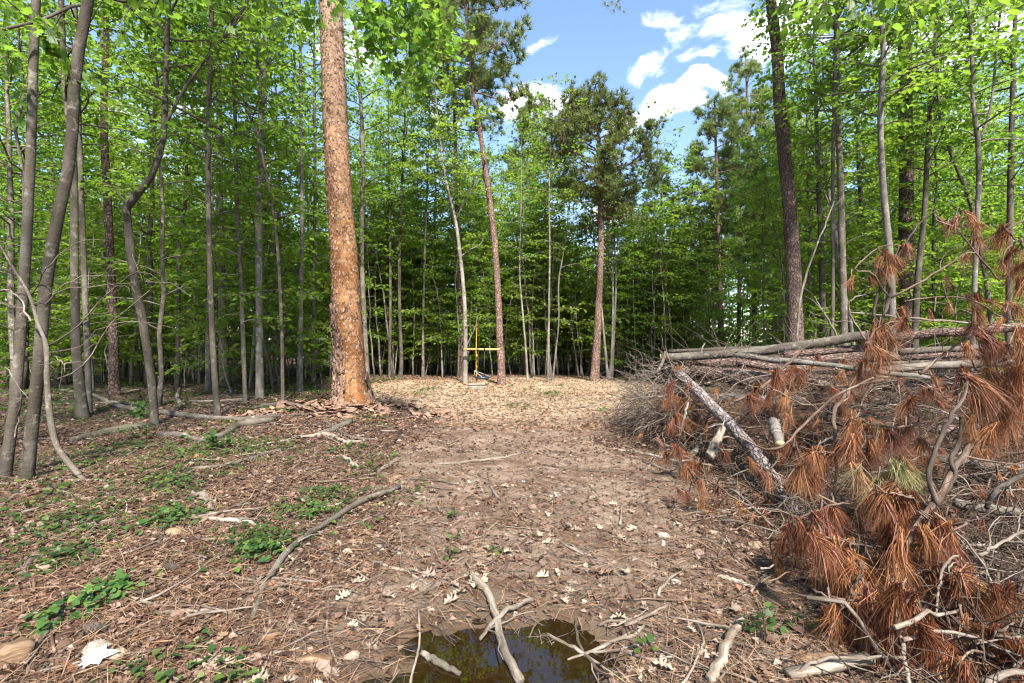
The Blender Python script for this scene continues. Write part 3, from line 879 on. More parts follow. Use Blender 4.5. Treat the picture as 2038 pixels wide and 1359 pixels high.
hero_tree('hardwood_tree', 'straight pale grey trunk close to the left side of the big bare pine', 'bark_pale',
          [(597, 778, 13), (598, 640, 10), (601, 480, 9), (600, 300, 8), (598, 120, 7), (596, 0, 6)], H=16, seed=13,
          crown=dict(f0=0.36, nbr=46, L=1.9, leaf=0.115, spacing=0.055))
hero_tree('hardwood_tree', 'slim darker trunk nearest the left edge of the big bare pine', 'bark_grey',
          [(624, 760, 10), (624, 600, 8), (627, 400, 7), (626, 200, 6)], H=15, seed=14,
          crown=dict(f0=0.32, nbr=42, L=1.9, leaf=0.115, spacing=0.055))
hero_tree('hardwood_tree', 'grey poplar trunk close to the right side of the big bare pine', 'bark_grey',
          [(730, 757, 14), (725, 640, 11), (720, 500, 10), (722, 330, 9), (718, 200, 8), (708, 60, 6)], H=16.5, seed=15,
          crown=dict(f0=0.30, nbr=50, L=1.8, leaf=0.11, spacing=0.055))
hero_tree('hardwood_tree', 'reddish brown slim trunk bowing at its foot, right of the bare pine', 'bark_mossy',
          [(796, 752, 10), (799, 715, 8), (795, 600, 7), (796, 450, 7), (803, 300, 5)], H=13.5, seed=16,
          crown=dict(f0=0.40, nbr=40, L=1.7, leaf=0.11, spacing=0.055))
hero_tree('hardwood_tree', 'thin straight brown stem left of the bowed reddish trunk', 'bark_mossy',
          [(775, 752, 6), (777, 600, 6), (776, 450, 5), (774, 320, 4)], H=13, seed=17,
          crown=dict(f0=0.34, nbr=40, L=1.6, leaf=0.11, spacing=0.055))
hero_tree('hardwood_tree', 'grey slim trunk midway between the bowed trunk and the swing', 'bark_grey',
          [(842, 752, 7), (842, 650, 5), (845, 520, 5), (850, 380, 4)], D=19.0, H=12.5, seed=18,
          crown=dict(f0=0.45, nbr=40, L=1.8, leaf=0.11, spacing=0.055))

# centre: the trees round the swing
SWING_D = base_depth(998, 766)
hero_tree('pine_tree', 'tall leaning pine holding the right end of the swing beam, ragged crown on top', 'bark_pine_red',
          [(998, 766, 29), (998, 735, 26), (995, 680, 24), (992, 600, 23), (984, 480, 21), (968, 350, 18), (952, 240, 15), (940, 180, 12), (936, 110, 9), (928, 20, 7)], H=16.8, seed=20, wide=.58,
          crown=dict(pine=True, f0=0.58, nbr=34, L=2.0, prof=lambda q: 0.85 if q < 0.7 else 1.0 - 0.8 * (q - 0.7) / 0.3, dens=2.6, tuft=0.25))
hero_tree('pine_tree', 'dark straight pine trunk behind the pale wavy tree left of the swing', 'bark_pine',
          [(916, 757, 26), (917, 640, 20), (912, 500, 18), (907, 330, 14), (905, 240, 11)], D=19.3, H=15.2, seed=21, wide=.55,
          crown=dict(pine=True, f0=0.66, nbr=30, L=2.1, prof=oval, dens=2.4, tuft=0.24))
hero_tree('hardwood_tree', 'pale wavy tree holding the left end of the swing beam', 'bark_pale',
          [(926, 764, 19), (926, 720, 16), (926, 640, 15), (922, 570, 14), (915, 500, 13), (905, 430, 11), (890, 370, 9), (880, 310, 7), (874, 260, 5)], D=SWING_D, H=12.2, seed=22, wide=.55,
          limbs=[[(915, 512, 7), (935, 497, 5), (955, 487, 4), (963, 470, 3)], [(928, 690, 6), (938, 668, 5), (946, 650, 5), (950, 630, 3)], [(906, 440, 6), (925, 400, 5), (948, 360, 4), (960, 320, 3)]],
          crown=dict(f0=0.50, nbr=40, L=2.2, leaf=0.12, spacing=0.05), leafmat='leaf_bright')
hero_tree('hardwood_tree', 'thin pale pole with a slight bow, right of the leaning swing pine', 'bark_pale',
          [(1050, 757, 8), (1046, 690, 7), (1040, 620, 6), (1034, 540, 5), (1036, 450, 4)], H=9.0, seed=23, wide=.6, crown=dict(f0=0.42, nbr=26, L=1.4, leaf=0.11, spacing=0.06))
hero_tree('hardwood_tree', 'straight bare pale pole in the middle of the clearing edge', 'bark_pale',
          [(1091, 761, 9), (1092, 650, 7), (1094, 500, 6), (1093, 380, 5), (1098, 260, 4)], H=10.5, seed=24, wide=.62, crown=dict(f0=0.56, nbr=28, L=1.4, leaf=0.105, spacing=0.07))
hero_tree('hardwood_tree', 'curving pale sapling leaning right beside the straight bare pole', 'bark_pale',
          [(1100, 757, 7), (1106, 700, 6), (1112, 640, 5), (1112, 560, 5), (1122, 500, 4), (1130, 440, 3)], H=8.6, seed=25, wide=.6, crown=dict(f0=0.48, nbr=24, L=1.4, leaf=0.11, spacing=0.055), leafmat='leaf_bright')
hero_tree('pine_tree', 'broad crowned pine standing alone against the blue sky', 'bark_pine_red',
          [(1183, 757, 24), (1187, 700, 22), (1192, 600, 18), (1196, 480, 15), (1193, 370, 12), (1191, 290, 9), (1188, 215, 3)], H=10.0, seed=26, wide=.74, sides=14,
          crown=dict(pine=True, f0=0.56, nbr=52, L=2.3, prof=lambda q: (0.5 + 1.43 * q if q < 0.35 else 1.0 - 0.80 * ((q - 0.35) / 0.65) ** 1.5), dens=2.0, tuft=0.21, tm=TUFT_FAR, nb=6.0, el=(0.1, 0.75)))
hero_tree('pine_tree', 'smaller pine crown showing behind the left side of the broad crowned pine', 'bark_pine',
          [(1062, 735, 12), (1064, 500, 12), (1062, 300, 8), (1064, 215, 3)], D=27, H=CAM_H + 470 / FOC * 27, seed=27,
          crown=dict(pine=True, f0=0.62, nbr=38, L=2.0, prof=lambda q: 1.0 - 0.8 * q ** 1.5, dens=2.8, tuft=0.26, el=(0.1, 0.7)))
hero_tree('pine_tree', 'lower pine filling the gap behind the broad crowned pine trunk', 'bark_pine',
          [(1212, 735, 11), (1210, 500, 9), (1212, 330, 3)], D=26, H=CAM_H + 340 / FOC * 26, seed=28,
          crown=dict(pine=True, f0=0.45, nbr=34, L=1.7, prof=lambda q: 1.0 - 0.75 * q, dens=1.1, tuft=0.26))
for k, (pts, lab) in enumerate([
    ([(1210, 757, 7), (1204, 690, 5), (1198, 620, 4), (1192, 560, 3), (1185, 500, 3)], 'thin pale sapling leaning left just right of the lone pine trunk'),
    ([(1213, 757, 6), (1218, 690, 5), (1220, 600, 4), (1219, 520, 3)], 'middle one of three thin pale saplings right of the lone pine'),
    ([(1218, 757, 5), (1222, 660, 5), (1226, 560, 4), (1222, 470, 3)], 'rightmost of three thin pale saplings right of the lone pine')]):
    hero_tree('sapling', lab, 'bark_pale', pts, D=17.6, H=7.5, seed=30 + k, crown=dict(f0=0.5, nbr=20, L=1.2, leaf=0.105, spacing=0.065), cat='sapling')
# right: young pines by the sky gap
for k, (pts, D, py, f0, L_, lab) in enumerate([
    ([(1438, 690, 11), (1432, 560, 9), (1428, 400, 8), (1425, 300, 6), (1422, 200, 3)], 20, 165, 0.44, 1.9, 'slender young pine right of the sky gap with a dark narrow crown'),
    ([(1500, 690, 11), (1502, 500, 10), (1490, 300, 8), (1485, 120, 4)], 24, 92, 0.50, 2.4, 'tall sunlit pine crown left of the big scaly pine trunk'),
    ([(1320, 700, 8), (1318, 500, 6), (1316, 320, 3)], 23, 295, 0.42, 1.7, 'short thin pine with sparse top in the sky gap'),
    ([(1360, 700, 8), (1364, 560, 7), (1362, 430, 3)], 24, 375, 0.35, 1.9, 'low wispy pine between two taller young pines'),
    ([(1470, 690, 9), (1472, 500, 8), (1468, 260, 4)], 21.5, 225, 0.46, 1.8, 'young pine filling between the slender pine and the tall sunlit crown'),
    ([(1545, 690, 9), (1552, 450, 8), (1545, 210, 5)], 25, 150, 0.45, 2.3, 'pine crown showing on both sides of the big scaly pine trunk'),
    ([(1278, 715, 8), (1276, 560, 7), (1270, 440, 4)], 22, 400, 0.35, 1.8, 'low feathery pine at the right foot of the sky gap')]):
    hero_tree('pine_tree', lab, 'bark_pine_red', pts, D=D, H=CAM_H + (CY - py - 45) / FOC * D, seed=40 + k,
              crown=dict(pine=True, f0=f0, nbr=34, L=L_ * 0.9, prof=lambda q: 0.55 + 1.2 * q if q < 0.35 else 1.0 - 0.78 * ((q - 0.35) / 0.65), dens=2.3, tuft=0.24, nb=5.5, el=(0.1, 0.6)))
# right: trunks behind the brush pile
hero_tree('pine_tree', 'big dark scaly pine trunk rising left of centre behind the brush pile', 'bark_pine',
          [(1583, 672, 40), (1580, 560, 37), (1572, 420, 34), (1560, 290, 32), (1552, 215, 30), (1546, 100, 27), (1534, 0, 25)], D=12.0, H=17, seed=50, wide=.86, sides=18, lump=0.06,
          crown=dict(pine=True, f0=0.74, nbr=20, L=2.2, prof=oval))
hero_tree('hardwood_tree', 'smooth grey trunk with faint rings behind the brush pile', 'bark_grey',
          [(1680, 668, 17), (1676, 500, 16), (1672, 330, 14), (1666, 180, 12), (1666, 0, 10)], D=11.0, H=14, seed=51,
          crown=dict(f0=0.42, nbr=40, L=2.1, leaf=0.12, spacing=0.055))
hero_tree('hardwood_tree', 'thin grey stem immediately left of the smooth ringed trunk', 'bark_grey',
          [(1656, 668, 9), (1658, 560, 8), (1657, 400, 8), (1660, 200, 8), (1664, 20, 7)], D=10.5, H=12, seed=52,
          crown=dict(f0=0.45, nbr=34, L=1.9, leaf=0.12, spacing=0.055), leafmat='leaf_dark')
hero_tree('hardwood_tree', 'speckled pale birch like trunk with dark knots behind the brown boughs', 'bark_pale',
          [(1776, 640, 18), (1772, 520, 17), (1760, 400, 16), (1752, 250, 14), (1758, 120, 13), (1754, 0, 11)], D=9.5, H=12, seed=53,
          crown=dict(f0=0.48, nbr=34, L=2.2, leaf=0.125, spacing=0.055))
hero_tree('pine_tree', 'thickest dark pine trunk at right, behind the speckled pale trunk', 'bark_pine',
          [(1806, 640, 36), (1803, 500, 34), (1804, 330, 32), (1801, 150, 30), (1799, 0, 28)], D=13.5, H=19, seed=54, sides=18,
          crown=dict(pine=True, f0=0.76, nbr=20, L=2.4, prof=oval))
hero_tree('hardwood_tree', 'dark grey leaning trunk touching the right side of the thickest pine', 'bark_mossy',
          [(1822, 650, 16), (1826, 560, 15), (1840, 420, 13), (1846, 300, 12), (1856, 150, 11), (1868, 0, 10)], D=11.5, H=13, seed=55,
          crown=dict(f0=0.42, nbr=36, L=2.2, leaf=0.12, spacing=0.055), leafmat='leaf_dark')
hero_tree('hardwood_tree', 'pale trunk splitting into a narrow fork near the right edge', 'bark_pale',
          [(1938, 620, 13), (1942, 500, 13), (1948, 360, 13), (1946, 275, 13), (1937, 210, 10), (1934, 100, 9), (1929, 0, 8)], D=10.0, H=12.5, seed=56,
          limbs=[[(1948, 280, 8), (1965, 240, 7), (1976, 180, 6), (1985, 80, 6), (1996, -20, 5)]],
          crown=dict(f0=0.45, nbr=36, L=2.2, leaf=0.12, spacing=0.055))
hero_tree('hardwood_tree', 'almost black trunk closest to the right edge of the woods', 'bark_dark',
          [(2008, 600, 16), (2010, 450, 16), (2012, 300, 14), (2018, 100, 11), (2022, 0, 10)], D=11.5, H=14, seed=57,
          crown=dict(f0=0.36, nbr=40, L=2.3, leaf=0.12, spacing=0.055), leafmat='leaf_dark')
hero_tree('hardwood_tree', 'pale crooked dogwood like tree with bare angular limbs beside the scaly pine', 'bark_pale',
          [(1692, 640, 10), (1676, 560, 8), (1664, 470, 8), (1652, 400, 7), (1640, 330, 6), (1630, 285, 5), (1610, 260, 3)], D=12.0, H=6.8, seed=58,
          limbs=[[(1640, 335, 4), (1648, 290, 3), (1668, 255, 2)], [(1655, 420, 4), (1632, 360, 3), (1622, 345, 2)], [(1662, 480, 4), (1690, 440, 3), (1740, 410, 2)]],
          crown=dict(f0=0.55, nbr=20, L=2.0, leaf=0.11, spacing=0.05, limbs=False), leafmat='leaf_bright')
hero_tree('hardwood_tree', 'dark slanting trunk crossing towards the pale forked trunk', 'bark_dark',
          [(1968, 600, 12), (1952, 500, 11), (1930, 400, 10), (1898, 320, 8), (1870, 230, 7), (1866, 120, 6)], D=12.5, H=11, seed=59,
          crown=dict(f0=0.36, nbr=34, L=2.0, leaf=0.12, spacing=0.055), leafmat='leaf_dark')
hero_tree('hardwood_tree', 'dark upright stem half hidden between scaly pine and grey trunk', 'bark_dark',
          [(1640, 670, 14), (1636, 560, 13), (1632, 430, 12), (1628, 330, 10)], D=13.5, H=12.5, seed=60,
          crown=dict(f0=0.34, nbr=40, L=2.2, leaf=0.12, spacing=0.055), leafmat='leaf_dark')

# ------------------------------------------------------------------ the big dead pine, its bark falling off
def big_dead_pine():
    rng = np.random.default_rng(9)
    D = base_depth(700, 808)
    pts = [(703, 808, 72), (700, 770, 64), (697, 720, 60), (690, 620, 58), (684, 500, 54), (676, 400, 51), (668, 250, 49), (662, 100, 47), (658, 0, 46)]
    base = P(703, 808, D); base = G(base.x, base.y)
    root = thing('dead_pine_tree', 'massive dead pine stripped to orange bare wood, loose bark at its foot', 'tree', base)
    Pth, Rd = px_path(pts, D, 17.5, 60)
    Pth = np.vstack([Pth[:1] - np.array([0, 0, 0.25]), Pth]); Rd = np.concatenate([Rd[:1] * 1.2, Rd])
    mb = MB()
    def fl(t, th, z):
        e = np.exp(-np.maximum(z - base.z, 0) / 0.28)
        return 1 + e * (0.18 + 0.22 * np.cos(3 * th + 0.6) + 0.12 * np.cos(7 * th))
    mb.tube(Pth, Rd, 40, True, 0.012, rng, flute=fl)
    kid('trunk', shift(mb, base).mesh('trunk', M['dead_trunk']), root)
    # bark plates still clinging to the left side and round the foot
    b = np.array(base)
    def surf(z, ang, out):
        c = np.array([np.interp(z, Pth[:, 2], Pth[:, a_]) for a_ in range(3)]); r = np.interp(z, Pth[:, 2], Rd) * float(fl(0, ang, np.array(z)))
        return c + (r + out) * np.array([math.cos(ang), math.sin(ang), 0]) , r
    def plate(z, ang, w, h, th):
        """one irregular curved slab of bark hugging the trunk"""
        nu, nv = 4, 5
        V, Q = [], []
        jag = rng.random((nu, nv)) - 0.5; sk = rng.normal() * 0.25
        for side in (0, 1):
            for a in range(nu):
                for c in range(nv):
                    u = (a / (nu - 1) - 0.5); v = c / (nv - 1) - 0.5
                    edge = (a in (0, nu - 1)) or (c in (0, nv - 1))
                    p, r = surf(z + v * h + (jag[a, c] * 0.055 if edge else 0), ang + (u * w + sk * v * h + (0.03 * jag[a, c] if edge else 0)) / 0.33,
                                0.004 + (th * (0.7 + 0.6 * rng.random()) if side else 0))
                    V.append(p - b)
        for side in (0, 1):
            o = side * nu * nv
            for a in range(nu - 1):
                for c in range(nv - 1):
                    q = [o + a * nv + c, o + (a + 1) * nv + c, o + (a + 1) * nv + c + 1, o + a * nv + c + 1]
                    Q.append(q if side else q[::-1])
        rim = [a * nv for a in range(nu)] + [(nu - 1) * nv + c for c in range(1, nv)] + [a * nv + nv - 1 for a in range(nu - 2, -1, -1)] + [c for c in range(nv - 2, 0, -1)]
        for k in range(len(rim)):
            p, q = rim[k], rim[(k + 1) % len(rim)]
            Q.append([p, q, q + nu * nv, p + nu * nv])
        m2 = MB(); m2.add(V, Q)
        kid('bark_plate', m2.mesh('bark_plate', M['bark_slab'], False), root)
    for k in range(290):
        z = base.z + 0.02 + 1.85 * rng.random() ** 1.2
        lo, hi = R(186), R(262) - 0.36 * max(0, z - base.z - 0.7)
        plate(z, lo + (hi - lo) * rng.random(), 0.03 + 0.045 * rng.random(), 0.05 + 0.12 * rng.random(), 0.012 + 0.028 * rng.random())
    # thin scales still stuck on the bare wood
    n = 1500
    for mt, cnt in (('bark_slab', 800), ('bark_inner', 700)):
        z = base.z + 0.3 + 8.0 * rng.random(cnt); a = R(180) + R(210) * rng.random(cnt)
        pos = np.array([surf(q, w, 0.003)[0] for q, w in zip(z, a)])
        out = np.stack([np.cos(a), np.sin(a), 0 * a], -1)
        m3 = MB(); m3.stamp(np.array([(-.5, -.4, 0), (.5, -.3, .12), (.45, .4, .05), (-.4, .35, .25), (0, 0, .30)]), [(0, 1, 4), (1, 2, 4), (2, 3, 4), (3, 0, 4)], pos - b, np.stack([.3 * rng.normal(size=cnt), .3 * rng.normal(size=cnt), np.ones(cnt)], -1), out, np.stack([.03 + .05 * rng.random(cnt), .02 + .03 * rng.random(cnt), .02 + .03 * rng.random(cnt)], -1))
        kid('bark_scales', m3.mesh('bark_scales', M[mt], False), root)['kind'] = 'stuff'
    for k in range(40):
        z = base.z + 0.6 * rng.random() ** 1.3
        plate(z, R(338) + R(44) * rng.random(), 0.05 + 0.04 * rng.random(), 0.10 + 0.10 * rng.random(), 0.018 + 0.014 * rng.random())
    return base
DEAD_BASE = big_dead_pine()

# ------------------------------------------------------------------ woods behind: kinds built once, then copied
rngF = np.random.default_rng(21)
def kind_tree(name, bark, leafmat, seed, H, r, f0, nbr, L_, leaf, spacing, label, group, bow=0.25, pine=False, cat='tree', rise=(0.15, 0.8), flat=0.55, prof=None, draw=True, bare=0.0):
    rng = np.random.default_rng(3000 + seed)
    root = thing(name, label, cat, (0, 0, -50), group)
    n = 14
    z = np.linspace(-0.15, H, n)
    ph = rng.random(2) * 6
    x = bow * np.sin(z / H * 2.4 + ph[0]) * z / H + 0.03 * rng.normal(size=n) * np.minimum(1, np.maximum(z, 0))
    y = bow * np.sin(z / H * 2.0 + ph[1]) * z / H + 0.03 * rng.normal(size=n) * np.minimum(1, np.maximum(z, 0))
    Pth = np.stack([x - x[0], y - y[0], z], -1)
    Rd = r * np.clip(1 - z / H, 0.06, 1) ** 0.8
    wood = MB(); lv = Leaves()
    wood.tube(Pth, Rd, 8, True, 0.06, rng, flute=flare(0.35, 0.2, 0, 3, rng.random() * 6))
    if pine:
        nd = grow_pine(rng, wood, Pth, Rd, f0, nbr, L_, prof or (lambda q: 0.6 + 0.9 * q if q < 0.4 else 1 - 0.8 * (q - 0.4) / 0.6), 0.26, 2.2)
        kid('crown', nd.mesh('crown', M['needle'], False), root)
    else:
        grow_hardwood(rng, wood, lv, Pth, Rd, f0, nbr, L_, leaf, spacing, rise, flat, prof=prof, draw_twigs=draw, bare=bare)
        kid('crown', lv.mesh('crown', M[leafmat]), root)
    kid('trunk', wood.mesh('trunk', M[bark]), root)
    return root

G_L, G_C, G_R = 'young hardwoods crowding the left woods', 'young hardwoods behind the clearing', 'hardwoods in the woods behind the brush pile'
LAB = {'L': 'slender hardwood crowded among others deep in the shady left woods', 'C': 'slender leafy hardwood in the sunlit wall of trees behind the clearing', 'R': 'leafy hardwood in the woods behind the brush pile',
       'B': 'tall leafy hardwood standing behind the camera beside the track'}
KT = []
for k in range(7):
    KT.append(kind_tree('hardwood_tree', ['bark_grey', 'bark_mossy', 'bark_pale', 'bark_grey', 'bark_dark', 'bark_mossy', 'bark_grey'][k], ['leaf', 'leaf', 'leaf', 'leaf_dark', 'leaf', 'leaf_bright', 'leaf'][k], k,
              [13.5, 15, 12, 16, 14, 12.5, 11][k], [.075, .095, .06, .11, .085, .06, .05][k], [.16, .22, .30, .20, .16, .22, .14][k], [44, 46, 36, 48, 46, 38, 34][k], [1.9, 2.3, 1.7, 2.6, 2.1, 1.8, 1.7][k],
              .125, .052, LAB['C'], G_C, bow=[.3, .25, .5, .2, .4, .5, .6][k]))
KP = [kind_tree('pine_tree', 'bark_pine_red', '', 20 + k, [15, 12.5][k], [.12, .085][k], [.52, .42][k], 40, [2.2, 1.9][k], 0, 0, 'young pine among the trees right of the clearing', 'young pines right of the clearing', bow=.15, pine=True) for k in range(2)]
flatp = lambda q: 1.0 - 0.6 * q
KS = []
for k in range(6):
    KS.append(kind_tree('sapling', ['bark_grey', 'bark_pale', 'bark_mossy', 'bark_grey', 'bark_pale', 'bark_grey'][k], ['leaf', 'leaf_bright', 'leaf', 'leaf_dark', 'leaf_bright', 'leaf'][k], 40 + k,
              [2.2, 3.4, 4.6, 3.0, 5.5, 1.4][k], [.014, .02, .026, .018, .03, .01][k], [.25, .22, .25, .2, .3, .2][k], [14, 20, 26, 20, 30, 10][k], [.9, 1.25, 1.5, 1.3, 1.5, .7][k],
              .115, .06, 'leafy sapling filling the shade under the trees', 'saplings under the trees', bow=.3, cat='sapling', rise=(0.0, 0.5), flat=0.9, prof=flatp))

KE = []      # leafy to the ground: the sunlit edge of the woods
for k in range(5):
    KE.append(kind_tree('young_tree', ['bark_grey', 'bark_pale', 'bark_mossy', 'bark_pale', 'bark_grey'][k], ['leaf', 'leaf_bright', 'leaf', 'leaf_bright', 'leaf_bright'][k], 70 + k,
              [7.5, 9.0, 6.0, 10.5, 8.2][k], [.035, .045, .03, .05, .04][k], [.07, .12, .06, .16, .09][k], [52, 58, 44, 60, 54][k], [1.6, 1.9, 1.6, 2.0, 1.7][k], .12, .055,
              'leafy edge tree', G_C, bow=.4, rise=(0.05, 0.6), flat=0.8))
KB = [kind_tree('sapling', ['bark_pale', 'bark_grey', 'bark_pale'][k], 'leaf', 80 + k, [8.5, 10, 7][k], [.030, .038, .024][k], [.48, .5, .42][k], 26, 1.3, .115, .06, 'bare pole', G_C, bow=.5, cat='sapling') for k in range(3)]
used = []
first_use = set()
ZONES = [(-1e9, 'off beyond the frame at left'), (0, 'beside the leaning twin trunks'), (200, 'around the crooked elbow tree'), (420, 'left of the big bare pine'), (640, 'between the bare pine and the swing'), (860, 'behind the swing'),
         (1040, 'behind the lone broad crowned pine'), (1260, 'under the sky gap by the young pines'), (1480, 'around the big scaly pine'), (1700, 'behind the speckled pale trunk'), (1880, 'behind the pale forked trunk'), (2040, 'off beyond the frame at right')]
def zone(x, y):
    if y < 1: return ''
    px = CX + x / y * FOC
    return [z for a, z in ZONES if px >= a][-1] + (', farther back' if y > 27 else '')
def place(root, x, y, label, group, scale, tilt=0.03, rng=rngF):
    loc = G(x, y)
    z = zone(x, y)
    if z:
        label = label + ' ' + z; group = group + ' ' + z
    tl = (rng.normal() * tilt, rng.normal() * tilt)
    if root.name not in first_use:
        first_use.add(root.name)
        root.location = loc; root.rotation_euler = (tl[0], tl[1], rng.random() * 6.28); root.scale = (scale,) * 3
        root['label'] = label; root['group'] = group
        return root
    return dup(root, loc, rng.random() * 6.28, scale, label, group, tl)

def scatter(n, test, mind, draw, rng=rngF, box=(-34, 34, 8, 46), cond=None):
    k = tries = 0
    while k < n and tries < n * 60:
        tries += 1
        x = rng.uniform(box[0], box[1]); y = rng.uniform(box[2], box[3])
        if not test(x, y): continue
        if any((x - a) ** 2 + (y - b) ** 2 < mind * mind for a, b in used): continue
        used.append((x, y)); draw(x, y); k += 1
    return k

for o in list(bpy.data.objects):
    if o.get('category') in ('tree', 'sapling') and o.location.z > -40:
        used.append((o.location.x, o.location.y))

def pick(ls): return ls[int(rngF.integers(len(ls)))]
left_ok = lambda x, y: x / y > -1.12 and ((x / y < -0.37 and y > 10.5 and x > -36) or (x / y < -0.62 and y > 9) or (y > 20.5 and -0.4 < x / y < -0.2))
cent_ok = lambda x, y: (y > 20.2 and -0.36 < x / y < 0.14) or (y > 20.5 and 0.14 <= x / y < 0.5)
right_ok = lambda x, y: (0.52 < x / y < 1.12 and y > 12.5 and x > 6.5)
# trees whose tops must stay under the sky gap in the photograph are kept lower there
def cap_height(x, y, want):
    px = CX + x / y * FOC
    top = np.interp(px, [600, 850, 985, 1060, 1120, 1190, 1260, 1330, 1400, 1480, 1560, 1700], [-200, 120, 300, 360, 440, 530, 540, 530, 480, 360, 240, -200])
    return min(want, CAM_H + (CY - top - 15 * rngF.random()) / FOC * y)
LOOK = ['straight grey', 'brownish grey', 'thin pale curved', 'stout grey', 'dark barked', 'brown bowed', 'thin wavy grey']
KH = [13.5, 15, 12, 16, 14, 12.5, 11]
def put_tree(lab, group):
    def f(x, y):
        k = int(rngF.integers(len(KT)))
        want = KH[k] * rngF.uniform(0.85, 1.25)
        h = cap_height(x, y, want)
        place(KT[k], x, y, LOOK[k] + ' hardwood', LOOK[k] + ' hardwoods', h / KH[k])
    return f
scatter(22, left_ok, 1.0, put_tree('L', G_L), box=(-26, -3, 9, 22))
scatter(34, left_ok, 1.1, put_tree('L', G_L), box=(-38, -4, 20, 44))
scatter(22, cent_ok, 0.95, put_tree('C', G_C), box=(-9, 7, 20, 27))
scatter(30, cent_ok, 1.2, put_tree('C', G_C), box=(-16, 22, 26, 46))
scatter(20, right_ok, 1.1, put_tree('R', G_R), box=(6, 24, 12, 24))
scatter(20, right_ok, 1.2, put_tree('R', G_R), box=(8, 38, 20, 44))
def put_pine(x, y):
    k = int(rngF.integers(2)); H = [15, 12.5][k]
    place(KP[k], x, y, 'feathery young pine', 'young feathery pines', cap_height(x, y, H * rngF.uniform(.85, 1.2)) / H)
def put_bush(x, y):
    k = [1, 4, 2, 1, 4][int(rngF.integers(5))]; place(KS[k], x, y, 'bright leafy sapling', 'bright leafy saplings', rngF.uniform(.75, 1.4), .08)
scatter(64, lambda x, y: (-0.36 < x / y < 0.45) and y > 19.0, 0.4, put_bush, box=(-7.5, 9, 19.0, 22.5))
scatter(24, left_ok, 0.6, put_bush, box=(-18, -4, 11, 20))
scatter(24, right_ok, 0.6, put_bush, box=(6.5, 18, 12, 20))
KEH = [7.5, 9.0, 6.0, 10.5, 8.2]
def put_edge(lab, group):
    def f(x, y):
        k = int(rngF.integers(5)); place(KE[k], x, y, lab, group, cap_height(x, y, KEH[k] * rngF.uniform(.8, 1.25)) / KEH[k])
    return f
scatter(64, cent_ok, 0.6, put_edge('young tree leafy to the ground', 'young trees green to the ground'), box=(-9, 9, 20, 26))
scatter(36, left_ok, 0.8, put_edge('young tree leafy to the ground', 'young trees green to the ground'), box=(-24, -5, 12, 28))
scatter(36, right_ok, 0.8, put_edge('young tree leafy to the ground', 'young trees green to the ground'), box=(6, 26, 12, 26))
def put_pole(x, y):
    k = int(rngF.integers(3)); place(KB[k], x, y, 'bare thin pole sapling', 'bare pole saplings', rngF.uniform(.75, 1.15), .05)
scatter(46, lambda x, y: -0.37 < x / y < 0.42 and y > 18.3 and abs(x + 0.9) > 0.9, 0.35, put_pole, box=(-7, 9, 18.4, 22.5))
scatter(14, lambda x, y: 0.2 < x / y < 0.6 and y > 21, 1.3, put_pine, box=(4, 22, 21, 36))
def put_sap(lab, group):
    def f(x, y): place(pick(KS), x, y, lab, group, rngF.uniform(0.8, 1.6), 0.08)
    return f
scatter(48, left_ok, 0.6, put_sap('leafy understory sapling', 'understory saplings'), box=(-24, -3.5, 11, 30))
scatter(70, cent_ok, 0.45, put_sap('leafy understory sapling', 'understory saplings'), box=(-9, 10, 19.5, 34))
scatter(40, right_ok, 0.6, put_sap('leafy understory sapling', 'understory saplings'), box=(6, 26, 11, 30))

# trees behind the camera: their crowns shade the foreground
for (x, y, k, s) in [(5.0, -8.6, 2, 1.0), (-3.2, -6.5, 2, 1.0), (-4.6, -1.6, 2, 1.05), (-7.2, 2.6, 2, .9), (-1.5, -7.5, 2, 1.0), (-3, -4, 2, .8)]:
    place(KT[k], x, y, LAB['B'], 'hardwoods behind the camera', s)

# far woods that read as one mass
def far_woods():
    rng = np.random.default_rng(8)
    n = 150000
    a = rng.uniform(R(-72), R(72), n)
    d = 44 + 34 * rng.random(n) ** 1.3
    x = d * np.sin(a); y = d * np.cos(a)
    hmax = 10 + 5 * (vnoise(a * 14, d * 0.12) + 0.5)
    px = CX + x / y * FOC
    hmax = np.minimum(hmax, np.interp(px, [900, 1000, 1200, 1400, 1600], [30, 13, 11, 13, 30]))
    z = 0.15 + hmax * rng.random(n) ** 1.15
    keep = vnoise(x * 0.55, y * 0.55 + z * 0.4) + vnoise(x * 0.3 + z * 0.8, y * 0.3) + 0.25 > -0.05 + 0.4 * rng.random(n)
    x, y, z = x[keep], y[keep], z[keep]; n = len(x)
    mb = MB()
    mb.stamp(LEAF4[0], LEAF4[1], np.stack([x, y, z], -1), rng.normal(size=(n, 3)), rng.normal(size=(n, 3)) * 0.6 + np.array([0, -0.3, 0.8]), 0.32 + 0.28 * rng.random(n))
    tag(link('far_woods', mb.mesh('far_woods', M['leaf'], False)), 'far green woods closing the view behind the nearer trees', 'woods', kind='stuff')
far_woods()
# ================================================================== brush pile
rngP = np.random.default_rng(404)
def pile_h(x, y):
    """height of the heap above the ground"""
    x = np.asarray(x, float); y = np.asarray(y, float)
    k = np.interp(y, [1.2, 2.0, 3.0, 3.75, 5.0, 6.3, 7.4, 8.4, 9.5, 10.5], [.22, .24, .22, .15, .38, .95, 1.3, 1.1, .4, 0])
    ex = np.interp(y, [1.2, 2.0, 3.0, 4.2, 6.0, 8.0], [1.45, 1.45, 1.6, 1.72, 1.75, 1.9])
    h = np.minimum(1.22, np.maximum(0, x - ex) * k)
    h = np.minimum(h, np.interp(y, [1.2, 2.5, 4, 5.2, 8.4, 9.6, 10.5], [.35, .45, .66, .82, .92, .65, 0]))
    return h * (1 + 0.5 * vnoise(x * 1.7, y * 1.7))

